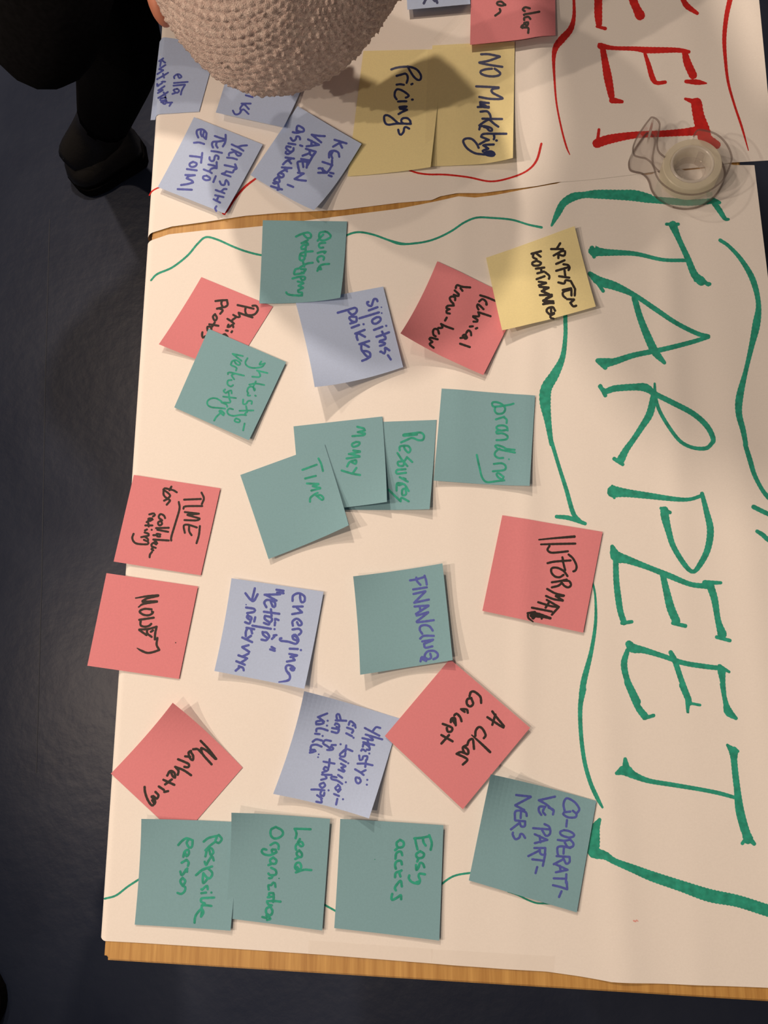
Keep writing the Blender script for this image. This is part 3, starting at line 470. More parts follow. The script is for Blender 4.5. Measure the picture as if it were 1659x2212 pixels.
Note([(1060, 1672.7), (1288, 1730), (1246, 1971), (1012.6, 1901.7)], M['teal'], 'teal sticky note reading "co-operative partners" over the green line', lifts=(16, 0, 0, 0), edges=(0, 0, 0.8, 0), layer=1, p=2.6).write((1010, 1650, 290), 'blue_ink', 5.0, """
1200,585 1185,500 1210,435 1250,430 1330,480 1380,560 1350,610; 1270,590 1190,600 1180,620 1240,660 1330,660 1345,620 1300,580; 1228,695 1220,775; 1190,820 1145,840 1160,880 1250,910 1310,895 1310,865 1250,830 1190,820; 1115,940 1200,950 1270,935; 1260,930 1305,980 1300,1020 1240,1030 1200,970; 1270,1040 1180,1020 1115,1030 1110,1090 1120,1130; 1190,1030 1185,1110; 1100,1140 1260,1150; 1260,1160 1260,1210 1220,1235 1180,1160; 1180,1180 1065,1240; 1075,1235 1235,1310; 1235,1310 1090,1340; 1140,1260 1150,1330; 1065,1415 1215,1420; 1220,1365 1215,1470; 1055,1500 1140,1520 1230,1550; 1225,1460 1230,1550; 1160,1575 1130,1645;
1080,405 880,450; 880,450 970,500 1050,570; 1055,625 1060,570 1000,540; 910,630 880,580 890,530 960,530; 950,540 930,590 960,630; 810,795 1010,810; 950,745 1010,780 1020,860 970,890 920,820; 830,870 985,940; 985,940 830,980; 890,890 900,970; 825,1040 960,1040; 960,1040 950,1120 900,1110 890,1050; 890,1070 750,1140; 800,1180 930,1195; 960,1110 930,1260; 860,1275 840,1350;
600,385 780,405; 780,410 590,510; 590,515 700,570; 730,645 720,600 660,580 590,590 585,690; 660,590 655,670; 590,700 710,710; 710,715 705,770 660,770 640,710; 640,730 535,810; 710,915 680,870 650,870 640,910 590,930 555,870 560,850""")
Note([(305.3, 1769), (519, 1776), (497.7, 2010.5), (290.9, 1997.5)], M['teal'], 'teal sticky note reading "responsible person" nearest the bare wood corner', lifts=(6, 0, 2, 0), layer=1, p=2.4).write((280, 1740, 240), 'green_ink', 5.2, """
1105,540 1180,485 1320,450; 1330,440 1375,500 1330,560 1280,530 1300,480; 1280,540 1200,600 1130,670; 1130,760 1160,660 1220,640 1250,700 1210,740 1190,670; 1255,820 1230,760 1180,820 1140,890 1120,840; 990,1040 1090,960,6 1230,910; 1160,930 1230,1000 1220,1060 1170,1090 1100,1010; 1100,1010 1090,1100 1100,1160 1150,1110 1170,1080; 1165,1250 1160,1200 1120,1220 1080,1260 1070,1250; 1070,1310 1140,1300; 1220,1300; 1260,1375 1140,1380 1070,1390 1070,1440 1120,1460; 1220,1500 1140,1490 1080,1490; 1065,1660 1100,1600 1070,1545 1000,1620 975,1680 968,1750; 1065,1660 1080,1580; 1080,1490 1070,1540;
725,590 780,530 850,490 940,520; 940,525 930,610 890,630 850,560 870,520; 800,765 820,690 870,660 885,710 850,760 830,710; 775,855 850,810; 850,815 880,850 870,900; 855,990 850,945 800,1020; 755,985 780,1040 860,940; 790,1080 755,1130 790,1190 830,1130 790,1080; 790,1200 830,1220 820,1280 770,1320 715,1305""")
Note([(499.8, 1755.6), (713, 1769), (696, 2010), (486, 1983)], M['teal'], 'teal sticky note reading "lead organisation" between two other teal notes', lifts=(9, 0, 1, 0), edges=(1.5, 0, 0, 0), layer=2, p=2.6).write((490, 1740, 240), 'green_ink', 5.2, """
1250,355 1130,350 1010,348; 1015,350 1040,420 1025,490; 1090,500 1060,560 1110,610 1140,590 1110,540 1050,570 1025,620 1035,660; 1080,670 1040,710 1060,760 1110,770 1120,720 1080,670; 1060,780 1020,800; 1040,960 1015,920 1040,860 1090,860 1110,920 1080,960 1050,920; 1260,965 1150,960 1030,1000;
730,320 660,360 655,440 700,490 780,480 835,430 820,370 730,320; 650,590 720,555 770,590 770,650; 730,660 670,660 690,720 740,690; 740,700 650,740 560,730 520,690 540,650 590,660; 690,780 645,810 660,860 720,870 740,820 690,775; 670,870 620,890; 660,930 730,970 730,1030 650,1040 620,1015; 680,1045 670,1080 630,1085; 778,1088,3; 725,1215 715,1160 690,1150 660,1190 620,1190 625,1255; 690,1310,6 630,1310 640,1360 700,1350 690,1310; 640,1370 610,1370; 800,1435 690,1425 600,1430; 700,1370 690,1440; 600,1440 620,1480 670,1490; 650,1510 590,1540 590,1610 650,1640 680,1580 650,1510; 530,1665 590,1680; 590,1640 650,1690 600,1710""")
Note([(735, 1769), (958, 1782.7), (949, 2031.7), (722, 2004.8)], M['teal'], 'teal sticky note reading "easy access" near the tape at the near end', lifts=(3, 0, 1, 0), edges=(1, 0, 0, 0), layer=2, p=2.4).write((715, 1755, 255), 'green_ink', 5.4, """
1170,365 1280,355 1380,335; 1180,365 1195,440 1215,520; 1290,355 1300,420 1330,465; 1380,320 1415,430 1400,525; 1250,545 1195,590 1220,640 1290,630 1305,580 1250,545; 1230,640 1210,690; 1310,770 1290,720 1250,710 1230,770 1200,810 1195,740; 1320,870 1250,860 1230,890 1250,960 1200,980; 1250,960 1230,1000 1140,980 1095,930 1100,885;
970,385 920,430 940,490 1010,480 1020,420 970,385; 940,495 900,530; 1000,600 980,550 920,570 905,650; 995,730 980,680 920,690 900,740 910,790; 990,815 960,840 975,900; 985,820 910,850 900,910; 995,1040 975,960 900,1050 910,1095; 985,1220 980,1160 940,1190 860,1230 850,1190 860,1145; 615,660,2""")

# large lettering and border lines on the sheets ------------------------------------
def on_sheet(lift): return lambda x, y: paper_z(x, y, lift)
NEAR, FAR = SHEETS[0], SHEETS[1]
C7 = (1160, 400, 499 / 1659); C8 = (1160, 940, 499 / 1659); C6 = (980, 1480, 679 / 1659); CT = (1459, 1480, 200 / 1106); C3 = (1160, 0, 499 / 1659)
def letter(txts, sheet_, lift, m, name='letter'):
    st = []
    for crop, t in txts: st += parse(t, *crop, 10)
    ink_object(name, st, on_sheet(lift), m, sheet_)
G = M['green_ink']; R = M['red_ink']; L0, L1 = 0.0006, 0.0012
letter([(C7, "395,450,10 405,470,24 480,482,16 700,492,10 900,535,8 1070,540,8; 390,450,8 410,515,8; 930,280,7 1015,280,7; 975,285,18 1020,390,12 1080,520,13 1130,640,16 1180,690,20; 1135,685,6 1240,710,8; 1130,640,14 1230,715,8")], NEAR, L0, G)
letter([(C7, "380,635,10 450,690,20 560,725,18 700,790,11 850,890,11 1000,990,10 1150,1065,10 1230,1085,9; 400,650,8 475,760,8; 1230,1090,9 1100,1130,10 900,1180,11 700,1220,12 560,1265,15 480,1280,20; 435,1260,10 490,1310,10; 440,1255,8 520,1265,14; 700,810,13 740,950,14 800,1100,17 850,1200,17 915,1275,8")], NEAR, L0, G)
letter([(C7, "450,1445,8 490,1480,12 560,1460,14 700,1450,15 780,1455,18 850,1500,12 970,1560,12 1120,1640,12 1220,1730,12 1265,1820,11 1250,1860,9 1210,1890,9 1120,1885,8 1030,1840,8 950,1740,8 880,1620,8 850,1520,8 845,1425,5; 455,1440,8 490,1510,9; 840,1510,14 810,1640,16 750,1740,13 690,1830,12 640,1900,14 600,1975,18; 555,1965,9 615,2005,8")], NEAR, L0, G)
letter([(C8, "545,405,26 640,415,18 800,435,14 1000,460,10 1100,460,8 1180,435,8; 540,365,6 555,450,6; 1185,420,9 1215,540,12 1245,680,15 1225,820,14 1170,930,12 1120,980,9 1060,930,11 980,800,12 945,690,14 920,590,18 915,540,18; 890,525,7 955,555,8")], NEAR, L0, G)
letter([(C8, "540,800,9 570,870,24 650,895,17 800,950,12 950,1010,13 1100,1070,11 1220,1085,12; 1205,1060,12 1320,1060,7; 565,900,12 570,1050,13 585,1180,14 600,1270,13 625,1345,13; 610,1350,8 680,1340,8; 900,990,12 930,1120,15 960,1240,18 1000,1335,18; 975,1350,8 1065,1370,9; 1245,1085,17 1275,1180,15 1300,1330,13 1330,1430,20; 1290,1450,8 1385,1475,8")], NEAR, L0, G)
letter([(C8, "660,1500,16 690,1530,20 770,1545,14 900,1585,11 1050,1635,11 1200,1660,11 1330,1675,10; 1310,1660,10 1380,1700,6; 650,1545,10 625,1640,14 645,1750,13 690,1850,14 725,1915,13; 960,1560,10 990,1620,12 1030,1740,12 1070,1850,13 1090,1900,13; 1325,1690,18 1335,1780,11 1345,1860,9"), (C6, "915,-15,13 970,110,14 1010,165,16; 1005,175,8 1055,160,8; 1205,0,13 1245,95,12; 1225,50,5 1235,145,5 1245,100,6 1300,105,6; 1415,-5,9 1435,90,11 1450,140,18 1490,175,8")], NEAR, L0, G)
letter([(C6, "860,465,8 905,450,24 950,475,16 1030,505,11 1150,525,10 1300,550,9 1400,570,9 1480,592,8; 905,390,8 910,440,18"), (CT, "620,715,6 690,800,18 700,900,14 720,1100,14 755,1350,14 800,1550,12 840,1750,18 870,1840,22; 800,1890,8 830,1850,8; 940,1895,9 880,1830,12; 715,1250,6 740,1500,8 795,1740,6; 700,760,10 745,790,7")], NEAR, L0, G)
letter([(C8, "1555,515,10 1659,565,10 1760,600,10"), (C8, "1580,690,8 1620,715,10 1659,750,10 1740,800,10")], NEAR, L0, G, 'stroke')
letter([((300, 440, 600 / 1659), "72,458,4 110,420,4.5 200,380,4.5 290,310,4.5 350,240,4.5 400,200,4.5 470,215,4.5 560,255,4.5 640,285,4.5 735,308,4.5 850,320,4.5")], NEAR, L0, G, 'border_line')
letter([((300, 440, 600 / 1659), "1180,230,4.5 1238,190,4.5 1310,170,4.5 1400,185,4.5 1500,220,4.5 1590,240,4.5 1660,235,4.5"),
        ((840, 440, 500 / 1659), "0,262,4.5 60,285,4.5 120,290,4.5 250,275,4.5 350,245,4.5 450,195,4.5 540,135,4.5 630,100,4.5 740,102,4.5 880,115,4.5 1000,150,4.5 1095,170,5.5")], NEAR, L0, G, 'border_line')
letter([(C7, "105,290,5 150,200,14 190,130,16 260,85,18 340,70,14 430,65,19 600,70,22 700,75,24 800,95,20 840,105,15 960,115,15 1100,125,14 1250,115,12; 1260,110,12 1310,180,12 1350,240,9 1375,245,6; 1265,105,10 1310,125,8")], NEAR, L0, G, 'bracket_line')
letter([((840, 440, 500 / 1659), "1265,780,9 1265,835,9 1265,950,9 1245,1100,12 1190,1220,20 1130,1320,24 1120,1420,24 1140,1560,15 1165,1725,9"), (C8, "85,-20,9 150,200,8 210,390,9 260,560,10 310,620,9; 140,585,8 230,595,10 345,635,8; 260,540,6 275,590,6")], NEAR, L0, G, 'bracket_line')
letter([(C8, "380,1030,4 405,1080,4.5 420,1180,5 420,1350,7 390,1550,9 340,1750,13 320,1862,12"), (C6, "683,20,14 668,120,10 672,260,9 690,400,9 720,510,9 755,590,9 785,645,5"), (C6, "770,710,8 745,760,22 735,830,30 740,880,26 800,900,18 850,930,14 950,970,18 1050,1010,22 1200,1060,24 1350,1110,28 1500,1140,26 1659,1190,26 1800,1230,26")], NEAR, L0, G, 'bracket_line')
letter([(C7, "1315,395,8 1380,440,8 1470,540,10 1550,680,13 1590,850,11 1575,1000,17 1540,1160,12 1500,1330,10 1455,1520,16 1450,1640,14 1480,1760,12 1500,1862,10"), (C8, "1495,67,10 1530,180,11 1560,280,10 1610,380,9 1655,440,10 1720,500,10")], NEAR, L0, G, 'bracket_line')
letter([((200, 1700, 700 / 1659), "62,572,4.5 120,555,4.5 180,510,4.5 245,468,4.5")], NEAR, L0, G, 'border_line')
letter([((200, 1700, 700 / 1659), "1170,594,4.5 1187,603,4.5 1260,644,4.5")], NEAR, L0, G, 'border_line')
letter([((560, 1400, 620 / 1659), "1040,1375,4.5 1100,1330,4.5 1150,1310,4.5 1230,1298,4.5")], NEAR, L0, G, 'border_line')
letter([((1010, 1650, 290 / 1659), "500,1578,4 620,1620,4 740,1680,4 850,1720,4 950,1725,4 1050,1730,4")], NEAR, L0, G, 'border_line')
SM = mat('pink_smudge', (0.80, 0.42, 0.40), 0.8, 0.1)
letter([(C6, "950,1243,3.5 960,1247,4 966,1240,3 972,1246,2.5")], NEAR, L0, SM, 'smudge')
# red, far sheet
letter([(C3, "440,-60,17 440,0,17 440,100,17 445,170,14; 430,190,6 490,205,8; 440,-60,16 700,-70,14 1030,-60,12; 680,-60,16 690,0,18 715,60,18 740,110,22; 1020,-60,11 1050,0,11 1080,45,13 1150,95,8")], FAR, L1, R)
letter([(C3, "455,330,14 550,345,9 700,350,10 800,360,14 1000,360,11 1090,372,8; 470,340,12 490,450,15 510,560,18 535,690,14; 540,720,14 610,730,8; 445,315,5 490,335,8; 775,385,7 800,460,10 830,560,12 860,595,9 920,590,8; 1060,370,12 1080,450,17 1120,540,18; 1070,585,8 1150,590,12 1215,598,4")], FAR, L1, R)
letter([(C3, "430,1030,20 520,1000,20 700,970,15 900,960,14 1050,950,16 1170,940,20 1220,960,16; 445,930,6 430,1050,8; 1065,710,6 1140,735,14; 1145,740,24 1160,830,25 1190,930,30 1215,1000,28 1290,1040,18")], FAR, L1, R)
letter([(C3, "262,-60,6 265,0,6 265,120,8 240,210,13 180,280,16 135,340,13 120,420,8 125,560,5 140,740,4 175,920,4 210,1050,4 235,1110,2")], FAR, L1, R, 'bracket_line')
letter([(C3, "1395,-60,11 1385,0,11 1360,120,10 1345,280,9 1355,450,7 1375,600,6 1420,760,5 1470,910,5 1518,1080,2")], FAR, L1, R, 'bracket_line')
letter([((740, 0, 500 / 1659), "480,1220,4 540,1240,4 620,1250,4 740,1252,4 900,1270,4 1060,1300,4 1200,1275,4 1320,1225,4 1390,1150,5 1425,1030,5")], FAR, L1, R, 'border_line')
letter([((300, 0, 500 / 1659), "75,1400,2.5 95,1370,3 140,1345,3 200,1330,3")], FAR, L1, R, 'border_line')
letter([((300, 0, 500 / 1659), "850,1270,4 760,1340,5 690,1420,5 640,1500,4 610,1535,4; 600,1530,3 615,1535,4")], FAR, L1, R, 'border_line')

# clear tape --------------------------------------------------------------------------
def tape(quad, z, label, n=14, cross=0.0006, m='tape'):
    c = [P(q[0], q[1], z)[:2] for q in quad]; V = []; ph = quad[0][0]
    for j in range(5):
        for i in range(n + 1):
            u, v = i / n, j / 4
            x, y = c[0] * (1 - u) * (1 - v) + c[1] * u * (1 - v) + c[2] * u * v + c[3] * (1 - u) * v
            V.append((x, y, ZT + z + (wrinkle(x, y) if y > YB + 0.03 else 0) + cross * abs(math.sin(i * 2.1 + j * 0.9 + ph)) * (0.25 + 0.75 * v)))
    Fc = [(j * (n + 1) + i, (j + 1) * (n + 1) + i, (j + 1) * (n + 1) + i + 1, j * (n + 1) + i + 1) for j in range(4) for i in range(n)]
    return tag(mesh('tape_strip', V, Fc, M[m], smooth=True), label, 'tape', 'clear tape strips')
tape([(667, 2031), (935, 2050), (932, 2086), (664, 2066)], 0.0012, 'clear tape strip at the near end below the easy access note', cross=0.0003)
tape([(930, 2050), (1199, 2066), (1195, 2107), (932, 2088)], 0.0014, 'clear tape strip at the near end, right of another strip', cross=0.0003)
tape([(936, 84), (1014, 4), (1022, 22), (950, 98)], 0.0045, 'clear tape strip slanting from the yellow note to the coral note', cross=0.0012)
tape([(924, 104), (1109, 98), (1108, 352), (917, 362)], 0.0052, 'wide clear tape laid over the two tall yellow notes', cross=0.0003, m='matt_tape')

# tape dispenser -----------------------------------------------------------------------
def cr(pts, closed=True, n=6):
    out = []; m = len(pts)
    rngi = range(m) if closed else range(m - 1)
    for i in rngi:
        p0, p1, p2, p3 = (pts[(i + k) % m] if closed else pts[min(m - 1, max(0, i + k))] for k in (-1, 0, 1, 2))
        for s in range(n):
            t = s / n
            out.append(tuple(0.5 * (2 * p1[k] + (p2[k] - p0[k]) * t + (2 * p0[k] - 5 * p1[k] + 4 * p2[k] - p3[k]) * t * t + (3 * p1[k] - p0[k] - 3 * p2[k] + p3[k]) * t ** 3) for k in range(len(p1))))
    if not closed: out.append(pts[-1])
    return out
KD = 319 / 1659.0; HD = 0.0185; Z0 = 0.0022
outline = [(1240, 640), (1200, 750), (1140, 840), (1060, 910), (960, 965), (850, 992), (740, 992), (620, 965), (520, 910), (450, 850), (402, 775), (378, 695), (345, 635), (285, 588), (210, 572), (155, 548), (140, 480), (155, 420), (190, 345), (260, 235), (325, 150), (355, 125), (405, 145), (438, 190), (440, 240), (425, 330), (412, 420), (430, 510), (500, 575)]
outline_far = [(820, 340), (850, 285), (890, 265), (1000, 285), (1100, 330), (1180, 410), (1230, 500), (1250, 580)]
def pd(q, z): return P(1340 + q[0] * KD, 230 + q[1] * KD, z)
ring = [pd(q, Z0 + HD)[:2] for q in cr(outline + [(560, 470), (680, 395)] + outline_far, True, 5)]
ctr = pd((790, 640), Z0 + HD)
td = empty('tape_dispenser', (ctr[0], ctr[1], ZT + Z0))
tag(td, 'clear plastic tape dispenser with a tape roll at the right table edge', 'tape dispenser')
open_pts = [tuple(pd(q, Z0 + HD)[:2]) for q in cr(outline_far + outline, False, 5)]
def wall(name, pts, z0, z1, th, m, parent, closed=False):
    if th < 0.0012:
        k = len(pts); V = [(x, y, z) for x, y in pts for z in (z0, z1)]
        return mesh(name, V, [(2 * i, 2 * i + 2, 2 * i + 3, 2 * i + 1) for i in range(k - 1)], m, parent, smooth=True)
    V = []; Fc = []; k = len(pts)
    for i, (x, y) in enumerate(pts):
        a = pts[(i - 1) % k] if closed or i > 0 else pts[i]; b = pts[(i + 1) % k] if closed or i < k - 1 else pts[i]
        L = math.hypot(b[0] - a[0], b[1] - a[1]) or 1; nx, ny = -(b[1] - a[1]) / L * th / 2, (b[0] - a[0]) / L * th / 2
        V += [(x + nx, y + ny, z0), (x - nx, y - ny, z0), (x - nx, y - ny, z1), (x + nx, y + ny, z1)]
    for i in range(k if closed else k - 1):
        j = (i + 1) % k
        for s in range(4): Fc.append((4 * i + s, 4 * i + (s + 1) % 4, 4 * j + (s + 1) % 4, 4 * j + s))
    if not closed: Fc += [(3, 2, 1, 0), (4 * k - 4, 4 * k - 3, 4 * k - 2, 4 * k - 1)]
    return mesh(name, V, Fc, m, parent, smooth=False)
wall('side_wall', open_pts, ZT + Z0, ZT + Z0 + HD, 0.0011, M['plastic'], td)
wall('rim', open_pts, ZT + Z0 + HD, ZT + Z0 + HD + 0.0007, 0.0013, M['rim'], td)
wall('foot_rim', open_pts, ZT + Z0 - 0.0006, ZT + Z0, 0.0016, M['rim'], td)
bm = bmesh.new(); bm.faces.new([bm.verts.new((x, y, ZT + Z0)) for x, y in ring])
bmesh.ops.triangulate(bm, faces=list(bm.faces))
from_bm('side_panel', bm, M['plastic'], td)
def tube(name, c, r0, r1, z0, z1, m, parent, n=72, bev=0.0006):
    prof = [(r0, z0), (r1, z0), (r1, z1 - bev), (r1 - bev, z1), (r0 + bev, z1), (r0, z1 - bev)]
    V = [(c[0] + r * math.cos(2 * math.pi * i / n), c[1] + r * math.sin(2 * math.pi * i / n), ZT + z) for i in range(n) for r, z in prof]
    q = len(prof); Fc = [(i * q + s, ((i + 1) % n) * q + s, ((i + 1) % n) * q + (s + 1) % q, i * q + (s + 1) % q) for i in range(n) for s in range(q)]
    return mesh(name, V, Fc, m, parent, smooth=False)
rc = pd((812, 640), Z0 + 0.0165)
tube('tape_roll', rc, 0.0170, 0.0229, Z0 + 0.0018, Z0 + 0.0160, M['roll'], td)
tube('roll_core', rc, 0.0148, 0.0169, Z0 + 0.0016, Z0 + 0.0166, M['core'], td)
tube('hub', rc, 0.0112, 0.0121, Z0 + 0.0010, Z0 + 0.0085, M['plastic'], td, bev=0.0003)
for a in (0.85, 3.75):
    bx, by = rc[0] + 0.0118 * math.cos(a), rc[1] + 0.0118 * math.sin(a)
    bm = bmesh.new(); bmesh.ops.create_cube(bm, size=1, matrix=Matrix.Translation((bx, by, ZT + Z0 + 0.0085)) @ Matrix.Rotation(a, 4, 'Z') @ Matrix.Diagonal((0.0026, 0.0058, 0.0150, 1)))
    bmesh.ops.bevel(bm, geom=list(bm.edges), offset=0.0007, segments=2, affect='EDGES')
    from_bm('clip', bm, M['plastic'], td)
# free end of the tape pulled from the roll to the cutter
tp_pts = [pd(q, Z0 + HD)[:2] for q in cr([(560, 520), (500, 430), (450, 330), (410, 220)], False, 6)]
wall('tape_tail', [tuple(q) for q in tp_pts], ZT + Z0 + 0.002, ZT + Z0 + 0.0162, 0.0002, M['tape'], td)
cp = [tuple(pd(q, Z0 + HD)[:2]) for q in ((332, 285), (345, 230), (352, 175), (357, 135))]
teeth = []
V = []; Fc = []
for i in range(13):
    t = i / 12; a, b_ = cp[0], cp[-1]; x, y = a[0] + (b_[0] - a[0]) * t, a[1] + (b_[1] - a[1]) * t
    o_ = 0.0007 if i % 2 else 0.0
    V += [(x + o_, y, ZT + Z0 + 0.003), (x + o_, y, ZT + Z0 + HD + 0.0006), (x + o_ + 0.0009, y, ZT + Z0 + 0.003), (x + o_ + 0.0009, y, ZT + Z0 + HD + 0.0006)]
    if i: b0 = 4 * (i - 1); Fc += [(b0, b0 + 1, b0 + 5, b0 + 4), (b0 + 2, b0 + 6, b0 + 7, b0 + 3), (b0 + 1, b0 + 3, b0 + 7, b0 + 5), (b0, b0 + 4, b0 + 6, b0 + 2)]
mesh('cutter', V, Fc, M['plastic'], td)

# people ----------------------------------------------------------------------------------
def skin(name, joints, bones, material, parent=None, sub=2, root=None):
    """joints {name: (x, y, z, radius)} and bones grow one continuous skin"""
    me = bpy.data.meshes.new(name); keys = list(joints)
    me.from_pydata([joints[k][:3] for k in keys], [(keys.index(a), keys.index(b)) for a, b in bones], [])
    o = bpy.data.objects.new(name, me); COL.objects.link(o)
    sk = o.modifiers.new('skin', 'SKIN'); sk.use_smooth_shade = True
    sb = o.modifiers.new('sub', 'SUBSURF'); sb.levels = sub; sb.render_levels = sub
    for i, k in enumerate(keys):
        d = me.skin_vertices[0].data[i]; r = joints[k][3]
        d.radius = r if isinstance(r, tuple) else (r, r); d.use_root = (k == (root or keys[0]))
    bpy.context.view_layer.update()
    dg = bpy.context.evaluated_depsgraph_get()
    m2 = bpy.data.meshes.new_from_object(o.evaluated_get(dg))
    o.modifiers.clear(); o.data = m2; m2.name = name; m2.materials.clear(); m2.materials.append(material)
    m2.polygons.foreach_set('use_smooth', [True] * len(m2.polygons))
    if parent is not None:
        o.parent = parent; o.matrix_parent_inverse = Matrix.Translation(-Vector(parent.location))
    return o
def hand(J, B, wrist, direction, up, side, pre):
    """palm and five fingers; direction: fingers, side: towards the thumb"""
    d, u, s = (Vector(v).normalized() for v in (direction, up, side)); w = Vector(wrist)
    J[pre + 'palm'] = (*(w + d * 0.045), (0.030, 0.014)); B.append((pre + 'wrist', pre + 'palm'))
    for i, (off, ln) in enumerate(((0.030, 0.072), (0.010, 0.080), (-0.010, 0.075), (-0.029, 0.060))):
        b0 = w + d * 0.088 + s * off; last = pre + 'palm'
        for q, (t, bend, r) in enumerate(((0, 0, 0.0092), (0.48, 0.006, 0.0085), (0.8, 0.018, 0.0075), (1.0, 0.030, 0.0062))):
            kx = f'{pre}f{i}{q}'; J[kx] = (*(b0 + d * ln * t - u * bend), r); B.append((last, kx)); last = kx
    last = pre + 'palm'
    for q, (a, b, r) in enumerate(((0.035, 0.034, 0.011), (0.062, 0.056, 0.0095), (0.088, 0.064, 0.0078))):
        kx = f'{pre}t{q}'; J[kx] = (*(w + d * a + s * b - u * 0.008 * q), r); B.append((last, kx)); last = kx

